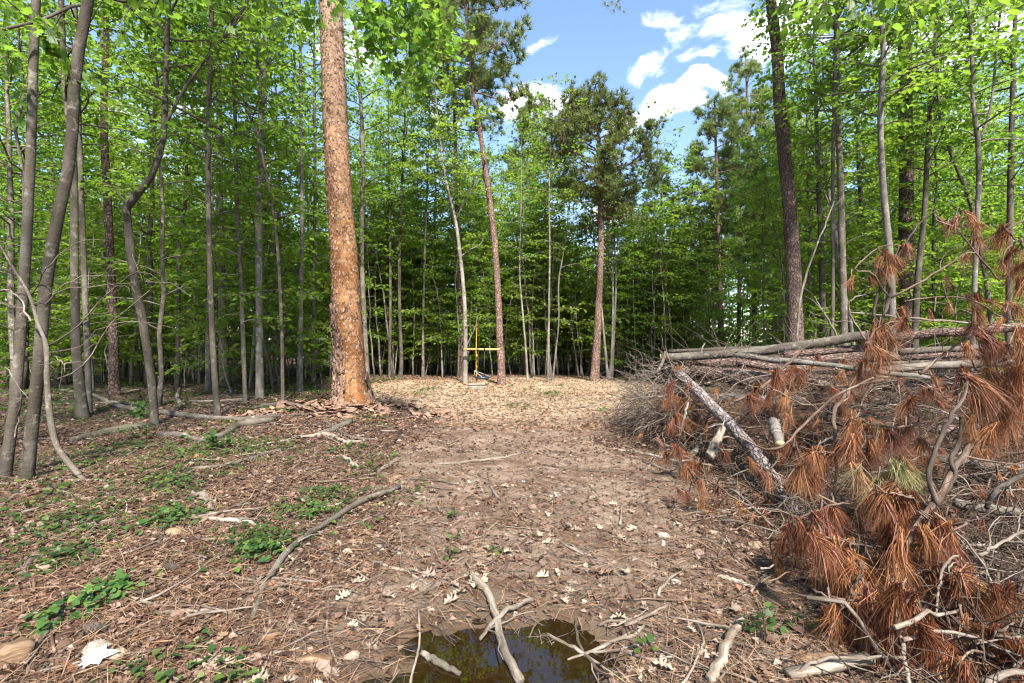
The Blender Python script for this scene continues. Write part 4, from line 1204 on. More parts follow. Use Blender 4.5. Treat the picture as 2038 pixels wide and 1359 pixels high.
def path_px(pts, n, wide=1.0):
    """[(px, py, depth, width)] to path and radii"""
    Q = np.array([list(P(x, y, d)) + [w * wide * d / FOC / 2] for x, y, d, w in pts])
    s = spline(Q, n)
    return s[:, :3], np.maximum(s[:, 3] * s[:, 1] / np.hypot(s[:, 0], s[:, 1]), 0.0015)

def log_px(label, pts, mat, name='log', cat='log', n=16, sides=12, lump=0.05, cut=None, seed=0, group=None, stubs=0):
    rng = np.random.default_rng(seed + 50)
    Pth, Rd = path_px(pts, n, .86)
    base = Vector(Pth[0])
    root = thing(name, label, cat, base, group)
    mb = MB(); mb.tube(Pth + rng.normal(size=Pth.shape) * 0.004, Rd, sides, True, lump, rng)
    kid('stem', shift(mb, base).mesh('stem', M[mat]), root)
    for e, on in ((0, 1), (-1, -1)):
        if cut and (e in cut):
            t = unit(Pth[1] - Pth[0]) if e == 0 else unit(Pth[-2] - Pth[-1])
            m2 = MB(); c = Pth[e]
            m2.tube(np.array([c - t * 0.004, c - t * 0.010]), Rd[e] * 0.96, sides, True)
            kid('cut_end', shift(m2, base).mesh('cut_end', M['wood_cut'], False), root)
    for k in range(stubs):
        i = int(rng.integers(2, n - 2)); d = unit(rng.normal(size=3) + np.array([0, -0.3, 0.3])); l = rng.uniform(.06, .22)
        m2 = MB(); m2.tube(np.array([Pth[i], Pth[i] + d * (Rd[i] + l * .5), Pth[i] + d * (Rd[i] + l) + rng.normal(size=3) * .03]), [Rd[i] * .28, Rd[i] * .2, Rd[i] * .1], 5)
        kid('stub', shift(m2, base).mesh('stub', M[mat]), root)
    return root

log_px('long pale grey log lying along the top of the brush pile', [(1316, 712, 7.6, 20), (1420, 706, 7.4, 22), (1560, 693, 7.1, 25), (1680, 674, 6.8, 27), (1760, 664, 6.6, 29)], 'bark_grey', seed=1, cut=(0,), stubs=5)
log_px('brown scaly log crossing the top right of the pile behind the brown boughs', [(1745, 674, 7.2, 26), (1880, 662, 7.0, 28), (2075, 648, 6.6, 30)], 'bark_pine', seed=2)
log_px('thin peeled log just behind the left end of the long pale log', [(1330, 700, 8.1, 9), (1450, 694, 8.0, 10), (1580, 690, 7.9, 12)], 'bark_mossy', seed=3)
log_px('smooth silver log with black stubs sagging in the middle of the pile', [(1462, 708, 6.7, 13), (1560, 717, 6.45, 15), (1660, 728, 6.2, 14), (1760, 741, 6.0, 15), (1850, 752, 5.9, 13)], 'bark_pale', seed=4, stubs=6)
log_px('thickest rough pine log lying level across the middle of the pile', [(1375, 738, 7.2, 30), (1470, 750, 6.9, 40), (1600, 758, 6.6, 44), (1780, 770, 6.3, 44), (2080, 782, 5.9, 44)], 'bark_pine', seed=5, sides=16, lump=.06)
log_px('dark pine log squeezed between the silver log and the thickest log', [(1466, 722, 7.2, 16), (1560, 732, 7.0, 20), (1700, 742, 6.8, 20), (1850, 744, 6.6, 18)], 'bark_pine', seed=6)
log_px('stout grey ringed log at the right of the pile behind hanging needles', [(1752, 738, 6.1, 22), (1840, 728, 6.0, 25), (1950, 724, 5.8, 27), (2080, 716, 5.6, 28)], 'bark_grey', seed=7, cut=(0,))
log_px('dark log second from the top at the right of the pile', [(1790, 700, 7.0, 20), (1900, 694, 6.8, 20), (2080, 684, 6.5, 22)], 'bark_dark', seed=8)
log_px('short brown log with splintered end under the long pale log', [(1560, 706, 7.0, 18), (1640, 699, 6.9, 20), (1742, 690, 6.8, 20)], 'bark_pine', seed=9)
log_px('scaly pine log sloping from the pile down to the track', [(1352, 745, 6.7, 25), (1420, 812, 5.7, 28), (1478, 872, 4.95, 32), (1545, 960, 4.25, 36), (1612, 1052, 3.75, 40)], 'bark_pine_log', seed=10, sides=16, n=22, stubs=3)
log_px('short ringed birch stub with cut end poking out under the sloping log', [(1538, 838, 4.75, 24), (1546, 862, 4.55, 27), (1552, 884, 4.40, 27)], 'bark_pale', seed=11, cut=(-1,))
log_px('pale peeled log end pointing out of the middle of the pile', [(1630, 765, 5.9, 26), (1690, 782, 5.75, 27), (1760, 800, 5.8, 26)], 'bark_mossy', seed=12, cut=(0,))
log_px('grey log end leaning out low at the left foot of the pile', [(1395, 885, 5.9, 14), (1368, 915, 5.5, 15), (1350, 925, 5.3, 15)], 'bark_grey', seed=13)
log_px('pale splintered root stump low in the pile', [(1440, 850, 5.0, 14), (1425, 880, 4.9, 22), (1412, 912, 4.8, 28)], 'wood_pale', seed=14, lump=.2, stubs=5)
log_px('weathered grey log buried at the lower right of the pile', [(1900, 1000, 3.3, 30), (1980, 1015, 3.2, 32), (2090, 1030, 3.1, 34)], 'bark_grey', seed=15)
log_px('grey curved branch stub reaching up at the right edge', [(1962, 1010, 2.95, 14), (1985, 975, 2.9, 16), (2060, 925, 2.85, 18)], 'bark_grey', name='broken_branch', cat='branch', seed=16)
log_px('dark log lying in the shadow at the right edge of the pile', [(1830, 905, 4.2, 30), (1950, 925, 4.0, 32), (2090, 935, 3.9, 34)], 'bark_dark', seed=17)
log_px('brown log lying behind the drooping boughs at right', [(1640, 835, 5.2, 24), (1780, 850, 5.0, 26), (2000, 858, 4.8, 28)], 'bark_pine', seed=18)
log_px('thin grey log along the foot of the sloping log', [(1440, 880, 5.3, 13), (1500, 960, 4.6, 14), (1575, 1040, 4.0, 14)], 'bark_mossy', seed=19)

for k, (y, z, x0, x1, mt) in enumerate([(7.0, .42, 2.3, 6.5, 'bark_pine'), (7.5, .62, 2.5, 7.5, 'bark_mossy'), (7.3, .22, 2.2, 7, 'bark_pine'), (8.0, .85, 2.7, 8, 'bark_grey'), (6.6, .62, 2.6, 6.8, 'bark_dark'), (7.7, 1.02, 2.9, 8, 'bark_pine'), (6.3, .40, 2.9, 6.5, 'bark_grey'), (8.3, .5, 2.5, 8, 'bark_dark')]):
    tilt = [.03, -.04, .02, .05, -.03, .04, -.05, 0][k]
    q = [(x, y + tilt * 6 * (x - x0) / 4, z + float(gz(x, y)) + tilt * (x - x0)) for x in (x0, (x0 + x1) / 2, x1)]
    log_px(['buried pine log in the shadow under the thickest log', 'mossy log behind the thickest log', 'lowest pine log at the bottom of the stack', 'grey log at the back of the stack', 'dark log under the silver log', 'pine log at the back under the long pale log', 'grey log low in front of the stack', 'dark log lowest at the back of the stack'][k],
           [(CX + a / b * FOC, CY - (c - CAM_H) / b * FOC, b, 2 * r * FOC / b) for (a, b, c), r in zip(q, (.10, .12, .13))], mt, seed=30 + k)

def branch_px(label, pts, mat='branch', n=18, sides=7, seed=0, name='broken_branch', twigs=0, group=None, gnarl=0.012):
    rng = np.random.default_rng(900 + seed)
    Pth, Rd = path_px(pts, n, .66)
    Pth = Pth + rng.normal(size=Pth.shape) * gnarl * 0.3
    base = Vector(Pth[0])
    root = thing(name, label, 'branch', base, group)
    mb = MB(); mb.tube(Pth, Rd, sides, True, 0.10, rng)
    kid('stem', shift(mb, base).mesh('stem', M[mat]), root)
    for k in range(twigs):
        i = int(rng.integers(2, n - 1)); t = unit(Pth[min(i + 1, n - 1)] - Pth[i - 1])
        d = unit(t * 0.6 + rng.normal(size=3) * 0.8); l = rng.uniform(.12, .5)
        q = [Pth[i]]
        for s in range(6):
            d = unit(d + rng.normal(size=3) * 0.3); q.append(q[-1] + d * l / 6)
        m2 = MB(); m2.tube(np.array(q), np.linspace(Rd[i] * .45, .0015, 7), 5, False)
        kid('twig', shift(m2, base).mesh('twig', M[mat]), root)
    return root

branch_px('dark gnarled branch standing up crookedly in front of the pile at right', [(1926, 758, 2.85, 7), (1915, 795, 2.82, 13), (1880, 850, 2.78, 16), (1858, 905, 2.74, 19), (1852, 960, 2.7, 20), (1866, 1005, 2.68, 24)], 'branch_dark', seed=1)
branch_px('second dark gnarled branch twisted behind the crooked upright one', [(1912, 830, 2.95, 12), (1908, 880, 2.92, 16), (1892, 915, 2.88, 18), (1902, 945, 2.85, 18), (1880, 985, 2.8, 14)], 'branch_dark', seed=2)
branch_px('flaky tan branch rising behind the dark gnarled branches', [(1790, 1105, 2.55, 16), (1825, 1045, 2.6, 20), (1862, 1000, 2.7, 24), (1900, 935, 2.9, 24), (1945, 870, 3.1, 22), (1990, 810, 3.3, 16)], 'branch_red', seed=3, twigs=4)
branch_px('slim tan branch standing upright in the middle of the pile', [(1660, 1010, 3.7, 10), (1664, 930, 3.75, 11), (1662, 860, 3.8, 13), (1660, 815, 3.9, 14), (1690, 780, 4.1, 13)], 'branch_red', seed=4, twigs=3)
branch_px('long thin grey branch slanting down to the bottom right corner', [(1862, 1020, 2.5, 7), (1930, 1085, 2.4, 8), (1975, 1160, 2.3, 8), (2010, 1240, 2.2, 9), (2030, 1310, 2.12, 7)], 'branch', seed=5, twigs=3)
branch_px('pale bark branch dropping straight to the bottom edge among brown needles', [(1776, 1180, 2.1, 8), (1786, 1230, 2.02, 14), (1796, 1290, 1.97, 15), (1812, 1375, 1.9, 16)], 'wood_pale', seed=6, twigs=2)
branch_px('crooked pale twig hanging like a hook at lower right', [(1905, 1105, 2.3, 9), (1878, 1125, 2.28, 10), (1868, 1180, 2.25, 9), (1862, 1230, 2.2, 8)], 'wood_pale', seed=7, twigs=2)
branch_px('second hooked pale twig beside the first at lower right', [(1912, 1110, 2.35, 5), (1890, 1135, 2.3, 6), (1895, 1190, 2.28, 7), (1885, 1240, 2.25, 5)], 'wood_pale', seed=8)
branch_px('long reddish branch slanting up to the right edge above the logs', [(1775, 592, 4.6, 8), (1850, 550, 4.55, 8), (1940, 492, 4.5, 7), (2060, 425, 4.4, 7)], 'branch_red', seed=9, twigs=5)
branch_px('thin white branch lying across the top right logs', [(1690, 622, 5.0, 6), (1780, 630, 5.0, 6), (1900, 640, 4.9, 8), (2060, 652, 4.8, 7)], 'wood_pale', seed=10, twigs=3)
branch_px('dark arched branch rising steeply above the pile', [(1740, 640, 4.9, 12), (1745, 590, 4.9, 12), (1800, 490, 4.8, 8), (1835, 440, 4.75, 6), (1868, 416, 4.7, 5)], 'branch_dark', seed=11, twigs=4)
branch_px('dark short forked branch propped on the top logs', [(1752, 640, 4.8, 8), (1768, 600, 4.8, 14), (1772, 570, 4.8, 14), (1750, 530, 4.8, 6)], 'branch_dark', seed=12, twigs=3)
branch_px('tan bowed branch sweeping across below the thick log', [(1470, 868, 4.4, 5), (1540, 895, 4.2, 8), (1600, 845, 4.15, 9), (1660, 790, 4.1, 9), (1740, 752, 4.1, 7)], 'branch_red', seed=13, twigs=5)
branch_px('straight brown pole slanting across the thick log', [(1460, 800, 4.9, 6), (1520, 768, 5.0, 10), (1560, 730, 5.2, 11), (1598, 695, 5.4, 9)], 'branch_red', seed=14, twigs=2)
branch_px('grey branch lying along the foot of the pile with a bent tip', [(1452, 972, 3.95, 8), (1478, 990, 3.8, 10), (1510, 1020, 3.55, 10), (1540, 1050, 3.45, 8)], 'branch', seed=15, twigs=3)
branch_px('thin dark branch crossing the bottom right corner', [(1570, 1345, 1.95, 10), (1640, 1312, 1.98, 12), (1730, 1310, 1.96, 12), (1800, 1308, 1.93, 10)], 'branch', seed=16, twigs=2)
branch_px('pale curled branch arching across the middle right of the pile', [(1735, 690, 4.3, 6), (1700, 640, 4.4, 6), (1690, 600, 4.4, 5), (1740, 580, 4.4, 5)], 'branch', seed=17, twigs=3)
branch_px('tan branch with side twigs rising over the ringed log', [(1830, 745, 4.0, 12), (1880, 705, 4.0, 12), (1930, 668, 4.0, 10), (1985, 640, 4.0, 7)], 'branch_red', seed=18, twigs=6)
branch_px('long dark twig arching off the left end of the pile', [(1245, 798, 6.9, 3), (1280, 790, 6.8, 6), (1330, 788, 6.7, 7), (1400, 778, 6.6, 6)], 'branch', seed=19, twigs=3)
branch_px('pale peeled branch propped under the left end of the long log', [(1307, 742, 7.3, 9), (1318, 720, 7.3, 11), (1325, 700, 7.3, 8)], 'wood_pale', seed=20)
branch_px('white branch leaning left at the foot of the pile', [(1352, 870, 6.0, 6), (1362, 830, 6.0, 9), (1370, 800, 6.1, 8)], 'wood_pale', seed=21)
branch_px('bare grey branch rising from the pile beside the big scaly pine', [(1585, 690, 7.4, 7), (1592, 600, 7.6, 8), (1610, 530, 7.8, 7), (1645, 440, 8.0, 5), (1660, 400, 8.2, 4)], 'bark_grey', seed=22, twigs=4)
branch_px('white pointed branch sticking up over the logs', [(1668, 672, 6.9, 7), (1650, 640, 6.9, 7), (1632, 610, 6.9, 5), (1622, 590, 6.9, 2)], 'wood_pale', seed=23, twigs=3)
branch_px('weathered root with wriggling ends at the lower right edge', [(1940, 1110, 2.5, 14), (1985, 1085, 2.5, 12), (2030, 1060, 2.5, 12), (2080, 1050, 2.5, 10)], 'wood_pale', seed=24, twigs=9)

# --- core of the heap: brown filler mass added to keep the gaps dark; the rest lies on it
def heap_core():
    xs = np.linspace(1.4, 9.0, 110); ys = np.linspace(1.2, 10.6, 130)
    X, Y = np.meshgrid(xs, ys)
    H = pile_h(X, Y)
    Z = gz(X, Y) + np.maximum(H - 0.36, -0.05) + np.where(H > 0.36, 0.22 * vnoise(X * 6, Y * 6), 0)
    nx, ny = len(xs), len(ys)
    i = np.arange(ny - 1)[:, None] * nx; j = np.arange(nx - 1)[None, :]
    Q = np.stack([i + j, i + j + 1, i + nx + j + 1, i + nx + j], -1).reshape(-1, 4)
    mb = MB(); mb.add(np.stack([X, Y, Z], -1).reshape(-1, 3), Q)
    m, nt, N, L = mat_new('dark_filler_brown')
    tc = N('ShaderNodeTexCoord'); n1 = noise(N, L, tc.outputs['Object'], 30, 6, 0.7)
    c = ramp(N, [(0.3, (0.03, 0.016, 0.01)), (0.5, (0.075, 0.04, 0.025)), (0.7, (0.14, 0.085, 0.055))]); L(n1.outputs['Fac'], c.inputs[0])
    finish(m, N, L, c.outputs[0], 0.95, n1.outputs['Fac'], 0.05, 1.0, 0.1)
    tag(link('dark_filler', mb.mesh('dark_filler', m)), 'brown debris filler added inside the brush pile to darken its gaps', 'debris', kind='stuff')
heap_core()

def where(x, y, z):
    px = CX + x / y * FOC; py = CY - (z - CAM_H) / y * FOC
    a = 'left end' if px < 1400 else 'middle' if px < 1640 else 'right half'
    b = 'just under the logs' if py < 830 else 'halfway down' if py < 1000 else 'low down'
    return b + ' in the ' + a + ' of the brush pile'
def on_pile(rng, lo=1.3, hi=9.0, xhi=7.5):
    while True:
        y = rng.uniform(lo, hi); x = rng.uniform(1.3, min(xhi, 1.15 * y + 0.4))
        if x / y > 1.12: continue
        h = float(pile_h(x, y))
        if h > 0.02 or rng.random() < 0.12:
            return x, y, float(gz(x, y)) + h

def wander(rng, p, d, L_, n=8, wig=0.28, grav=0.0):
    q = [np.array(p)]
    for k in range(n - 1):
        d = unit(d + rng.normal(size=3) * wig + np.array([0, 0, -grav])); q.append(q[-1] + d * L_ / (n - 1))
    return np.array(q)

# --- tangled dry branches, one object each
BR_MATS = ['branch', 'branch', 'branch_red', 'branch', 'wood_pale', 'twig']
BR_LABEL = {'branch': 'grey brown branch tangled in the brush pile', 'branch_red': 'reddish branch tangled in the brush pile', 'wood_pale': 'bleached branch tangled in the brush pile', 'twig': 'thin dry branch tangled in the brush pile'}
for k in range(270):
    x, y, z = on_pile(rngP, 1.5, 8.6)
    mt = BR_MATS[int(rngP.integers(len(BR_MATS)))]
    L_ = rngP.uniform(0.35, 1.5) * (0.6 + 0.07 * y)
    d = rngP.normal(size=3) * np.array([1, 0.7, 0.28]); d = unit(d)
    q = wander(rngP, (x, y, z + rngP.uniform(-0.08, 0.10)), d, L_, 10, 0.22)
    q = q - (q[5] - q[0])
    zmin = gz(q[:, 0], q[:, 1]) + 0.01
    lim = gz(q[:, 0], q[:, 1]) + pile_h(q[:, 0], q[:, 1]) + 0.22
    q[:, 2] = np.minimum(np.maximum(q[:, 2], zmin), lim)
    r = rngP.uniform(0.004, 0.011) * (1.5 if rngP.random() < 0.12 else 1)
    mb = MB(); mb.tube(q, np.linspace(r, r * 0.35, 10), 6, True, 0.08, rngP)
    for s in range(int(rngP.integers(0, 4))):
        i = int(rngP.integers(2, 9)); t = unit(q[min(i + 1, 9)] - q[i - 1])
        mb.tube(wander(rngP, q[i], unit(t + rngP.normal(size=3) * 0.7), L_ * rngP.uniform(.15, .4), 6, .3), np.linspace(r * .5, .0015, 6), 4, False)
    o = link('tangled_branch', shift(mb, q[0]).mesh('tangled_branch', M[mt]), loc=q[0])
    lab = ('long ' if L_ > 0.9 else 'short ') + BR_LABEL[mt].replace('tangled in the brush pile', where(*q[5]))
    tag(o, lab, 'branch', lab + ' group')

# --- countless thin twigs
def twig_mass(name, label, n, gen, mat, rad=(0.0013, 0.0035), sides=3):
    mb = MB()
    for k in range(n):
        q = gen()
        r = rngP.uniform(*rad)
        mb.tube(q, np.linspace(r, r * 0.4, len(q)), sides, False)
    tag(link(name, mb.mesh(name, M[mat])), label, 'twigs', kind='stuff')
def g_pile():
    x, y, z = on_pile(rngP, 1.4, 8.8)
    q = wander(rngP, (x, y, z + rngP.uniform(-0.2, 0.06)), unit(rngP.normal(size=3) * np.array([1, 1, .45])), rngP.uniform(.15, .75), 7, .33)
    lim = gz(q[:, 0], q[:, 1]) + pile_h(q[:, 0], q[:, 1]) + 0.20
    q[:, 2] = np.minimum(np.maximum(q[:, 2], gz(q[:, 0], q[:, 1]) + .004), lim)
    return q
twig_mass('pile_twigs', 'countless thin dry twigs filling the gaps of the brush pile', 5200, g_pile, 'twig_pile', (.0016, .0055))
def g_end():
    """pale twig ends bristling out of the left end of the heap"""
    y = rngP.uniform(6.2, 8.2); x = rngP.uniform(1.85, 2.5); z = rngP.uniform(0.1, 1.25) * (0.5 + 0.5 * (x - 1.7))
    d = unit(np.array([-1.0, -0.5, 0.15]) + rngP.normal(size=3) * 0.5)
    return wander(rngP, (x, y, z + float(gz(x, y))), d, rngP.uniform(.25, .75), 7, .25, 0.05)
twig_mass('pile_end_twigs', 'pale twig ends bristling from the left end of the brush pile', 560, g_end, 'twig', (0.002, 0.008))
def g_top():
    y = rngP.uniform(6.0, 8.4); x = rngP.uniform(2.6, 6.0)
    return wander(rngP, (x, y, 1.15 + float(gz(x, y))), unit(np.array([rngP.normal() * .8, rngP.normal() * .5, 0.55])), rngP.uniform(.3, 1.0), 7, .2)
twig_mass('pile_top_twigs', 'bare grey twigs sticking up over the top logs', 90, g_top, 'twig', (0.003, 0.006))

# --- dead pine boughs with drooping brown needles
TUFTS, TUFTS_FADE, TUFTS_LONG = [], [], []
_rn = np.random.default_rng(31)
for k in range(16):
    v, t = needles(_rn, int(_rn.integers(26, 105)), _rn.uniform(.15, .28), 0.0034, _rn.uniform(.22, .85), _rn.uniform(.05, .40), 3, _rn.uniform(.15, .6))
    mb = MB(); mb.add(v, None, t); TUFTS.append(mb.mesh('needle_tuft', M['needle_dead'], False))
for k in range(9):
    v, t = needles(_rn, int(_rn.integers(70, 120)), _rn.uniform(.23, .30), 0.0034, _rn.uniform(.30, .62), _rn.uniform(.08, .32), 3, _rn.uniform(.12, .4))
    mb = MB(); mb.add(v, None, t); TUFTS_LONG.append(mb.mesh('needle_tuft', M['needle_dead'], False))
for k in range(3):
    v, t = needles(_rn, 80, 0.25, 0.0034, 0.7, 0.12, 3, 0.12)
    mb = MB(); mb.add(v, None, t); TUFTS_FADE.append(mb.mesh('needle_tuft', M['needle_fade'], False))

def tuft_rot(d):
    """local +X to d, local +Z kept upwards"""
    d = Vector(d).normalized()
    z = Vector((0, 0, 1)); s = z.cross(d)
    if s.length < 1e-3: s = Vector((0, 1, 0))
    s.normalize(); z = d.cross(s)
    return Matrix((d, s, z)).transposed().to_euler()

def bough(label, stem, tufts, seed, mat='branch_red', fade=False, group=None, scale=1.0, w=None):
    """stem: [(px,py,D,width)], tufts: list of (px,py,scale) hung from the stem"""
    rng = np.random.default_rng(7000 + seed)
    Pth, Rd = path_px(stem, 14, .62)
    base = Vector(Pth[0])
    root = thing('dead_pine_bough', label, 'pine bough', base, group)
    mb = MB(); mb.tube(Pth + rng.normal(size=Pth.shape) * .004, Rd, 6, True, .08, rng)
    kid('stem', shift(mb, base).mesh('stem', M[mat]), root)
    D0 = np.mean([s[2] for s in stem])
    for (px, py, sc) in tufts:
        # depth taken from the nearest point of the stem as seen in the photograph
        sx = CX + Pth[:, 0] / Pth[:, 1] * FOC; sy = CY - (Pth[:, 2] - CAM_H) / Pth[:, 1] * FOC
        i = int(np.argmin((sx - px) ** 2 + (sy - py) ** 2))
        D = Pth[i][1] + rng.normal() * 0.06
        tip = np.array(P(px, py, D))
        n = 7
        mid = (Pth[i] + tip) / 2 + rng.normal(size=3) * .03 + np.array([0, 0, .04])
        tw = spline([Pth[i], mid, tip], n)
        if np.linalg.norm(tip - Pth[i]) > 0.02:
            m2 = MB(); m2.tube(tw, np.linspace(.006, .004, n), 5, True)
            kid('twig', shift(m2, base).mesh('twig', M[mat]), root)
        out = unit(tw[-1] - tw[-3] + 1e-5)
        for c in range(2 if sc > 0.8 else 1):
            d = out * 0.30 + np.array([rng.normal() * .45 + 0.12, rng.normal() * .40, -0.8])
            me = pick_(TUFTS_FADE if fade and rng.random() < .75 else TUFTS if group or rng.random() < .3 else TUFTS_LONG, rng)
            o = link('needle_tuft', me, root, loc=Vector(tip) - base + Vector((rng.normal() * .02, rng.normal() * .02, 0)), rot=tuft_rot(d))
            s = sc * scale * rng.uniform(.75, 1.2)
            o.scale = (s, s * (0.8 + .3 * rng.random()), s)
            KIDS.setdefault(root.name, []).append(o)
    return root
def pick_(ls, rng): return ls[int(rng.integers(len(ls)))]

bough('uppermost dead bough with rust needles against the green woods at right', [(1990, 560, 3.9, 8), (1940, 500, 3.9, 7), (1905, 455, 3.9, 6), (1870, 440, 3.9, 5), (1858, 425, 3.9, 4)],
      [(1872, 440, .8), (1893, 436, .8), (1912, 426, .75), (1940, 448, 1.0), (1950, 478, 1.0), (1926, 510, .7), (1936, 430, .8), (1905, 448, .6)], 1)
bough('rust needled bough hanging over the pale speckled trunk', [(1770, 592, 4.3, 8), (1735, 545, 4.3, 7), (1700, 535, 4.3, 6), (1752, 490, 4.3, 5), (1800, 490, 4.3, 4)],
      [(1760, 505, 1.0), (1780, 515, .9), (1745, 535, 1.0), (1802, 492, 1.1), (1696, 555, .8), (1728, 555, .6), (1770, 530, .9)], 2)
bough('dead bough reaching in from the right edge above the logs', [(2070, 470, 3.6, 8), (2030, 480, 3.6, 6), (2005, 462, 3.6, 5), (1995, 452, 3.6, 4)],
      [(2000, 455, 1.0), (2012, 470, .9), (2004, 512, .9), (1994, 530, .7), (2025, 530, .9), (2034, 560, 1.0), (2020, 500, .8)], 3)
bough('dead bough with small rust tufts lying over the top right log', [(2060, 640, 3.9, 8), (1990, 630, 3.9, 7), (1940, 600, 3.9, 6), (1880, 590, 3.9, 5), (1800, 600, 3.9, 4)],
      [(1885, 555, .7), (1892, 605, .7), (1930, 590, .9), (1940, 620, 1.0), (1935, 650, .9), (1975, 600, .8), (2005, 605, .8), (1860, 620, .7), (1985, 640, .8), (2025, 610, .9)], 4)
bough('big rust curtain of needles hanging over the long pale log', [(1830, 640, 4.3, 9), (1790, 640, 4.3, 8), (1750, 650, 4.3, 7), (1725, 680, 4.3, 5)],
      [(1745, 650, 1.1), (1762, 655, 1.1), (1785, 640, 1.1), (1800, 640, 1.0), (1732, 690, 1.1), (1755, 700, 1.1), (1722, 720, 1.0), (1775, 680, 1.0), (1795, 615, .9), (1742, 735, .9)], 5)
bough('rust needles drooping over the thick log in the middle of the pile', [(1760, 755, 4.7, 8), (1680, 770, 4.7, 7), (1600, 760, 4.7, 6), (1545, 745, 4.7, 4)],
      [(1550, 745, 1.0), (1580, 735, 1.05), (1594, 745, .95), (1568, 790, .8), (1640, 775, .6), (1700, 745, .9), (1715, 735, .8)], 6)
bough('rust tufts hanging under the thick log in a row', [(1660, 800, 4.3, 7), (1600, 805, 4.3, 6), (1540, 775, 4.3, 5), (1500, 770, 4.3, 4)],
      [(1505, 770, 1.1), (1498, 790, 1.0), (1528, 790, .75), (1565, 785, .85), (1655, 775, .85), (1575, 825, .6), (1625, 840, .7)], 7)
bough('dense rust thatch at the left end of the pile below the sloping log', [(1420, 830, 6.0, 8), (1380, 800, 6.1, 7), (1350, 770, 6.2, 6), (1330, 760, 6.2, 4)],
      [(1335, 765, 1.1), (1345, 790, 1.2), (1360, 800, 1.2), (1372, 765, .9), (1352, 830, 1.2), (1335, 840, 1.1), (1385, 830, 1.0), (1400, 850, .9), (1322, 800, .9)], 8)
bough('low rust bough lying at the left foot of the pile', [(1430, 930, 4.7, 8), (1390, 920, 4.7, 7), (1350, 900, 4.8, 6), (1310, 880, 4.9, 4)],
      [(1312, 875, .8), (1340, 890, 1.0), (1325, 905, .9), (1365, 905, .95), (1385, 925, .95), (1410, 940, .8), (1360, 935, .8)], 9)
bough('broken rust bough on the ground beside the foot of the sloping log', [(1500, 1010, 3.6, 8), (1460, 990, 3.7, 7), (1420, 960, 3.8, 6), (1380, 950, 3.9, 4)],
      [(1372, 935, .75), (1385, 958, .75), (1405, 965, .8), (1430, 975, .8), (1350, 975, .6), (1345, 1000, .6), (1390, 1000, .7), (1430, 1010, .7), (1370, 985, .6)], 10)
bough('great rust spray of needles at right edge beside the dark gnarled branch', [(2060, 700, 3.0, 10), (1990, 720, 3.0, 9), (1940, 740, 3.0, 8), (1910, 780, 3.0, 5)],
      [(1925, 745, 1.1), (1940, 760, 1.2), (1960, 735, 1.1), (1985, 760, 1.2), (1955, 800, 1.2), (2005, 740, 1.2), (1980, 700, 1.1), (1925, 690, 1.0), (1950, 670, 1.1), (2030, 720, 1.2), (1995, 830, 1.1), (1930, 835, 1.0), (2030, 770, 1.1), (1970, 850, 1.0)], 11)
bough('rust bough pressed against the right border at log height', [(2080, 690, 2.9, 8), (2040, 700, 2.9, 7), (2015, 730, 2.9, 5)],
      [(2030, 690, 1.0), (2022, 660, .9), (2035, 740, 1.1), (2015, 780, 1.0), (2036, 800, 1.1), (2000, 690, .9)], 12)
bough('rust fans hanging in a thick bunch right of the upright tan branch', [(1850, 840, 3.5, 9), (1780, 850, 3.5, 8), (1720, 840, 3.6, 6), (1690, 830, 3.6, 5)],
      [(1695, 835, 1.1), (1715, 850, 1.1), (1735, 840, .9), (1760, 860, 1.1), (1690, 880, 1.1), (1740, 890, 1.1), (1785, 870, 1.0), (1815, 800, .9), (1800, 850, 1.0), (1830, 880, .9)], 13)
bough('rust fans drooping left of the upright tan branch', [(1660, 900, 3.6, 8), (1620, 900, 3.6, 7), (1590, 905, 3.6, 5)],
      [(1605, 900, 1.0), (1620, 905, 1.1), (1595, 935, 1.0), (1640, 900, 1.0), (1620, 950, 1.0), (1580, 890, .7)], 14)
bough('fading greenish needle fan in the middle of the brown boughs', [(1840, 985, 3.1, 9), (1790, 960, 3.1, 7), (1745, 960, 3.1, 5)],
      [(1745, 965, 1.0), (1775, 945, 1.1), (1800, 920, 1.1), (1820, 950, 1.0), (1700, 935, .9), (1785, 930, 1.0)], 15, fade=True)
bough('broad rust fan under the fading greenish needles', [(1850, 1010, 2.75, 9), (1800, 985, 2.75, 8), (1760, 980, 2.75, 6)],
      [(1765, 975, 1.2), (1785, 990, 1.2), (1800, 1010, 1.1), (1755, 1000, .9), (1835, 1020, 1.1), (1850, 1050, 1.0), (1815, 985, 1.0)], 16, fade=False)
bough('arched bough whose rust plume hangs beside the foot of the sloping log', [(1690, 1000, 2.75, 6), (1640, 1010, 2.75, 8), (1590, 1035, 2.75, 7), (1560, 1075, 2.75, 5)],
      [(1575, 1060, 1.0), (1595, 1045, 1.1), (1612, 1060, 1.2), (1635, 1030, 1.1), (1650, 1055, 1.1), (1560, 1090, .9), (1540, 1115, .8), (1665, 1020, 1.0)], 17)
bough('rust plume with white flecks hanging in front at centre right', [(1720, 1090, 2.5, 6), (1680, 1075, 2.5, 8), (1640, 1070, 2.5, 6)],
      [(1640, 1075, 1.1), (1660, 1085, 1.1), (1685, 1090, 1.1), (1700, 1110, 1.1), (1665, 1130, 1.0), (1720, 1140, 1.0)], 18)
bough('single straight rust plume hanging from a hooked twig', [(1800, 1130, 2.4, 6), (1805, 1080, 2.4, 6), (1790, 1058, 2.4, 5), (1778, 1065, 2.4, 4)],
      [(1780, 1065, 1.15), (1785, 1075, 1.1), (1795, 1100, 1.1), (1775, 1100, 1.0)], 19)
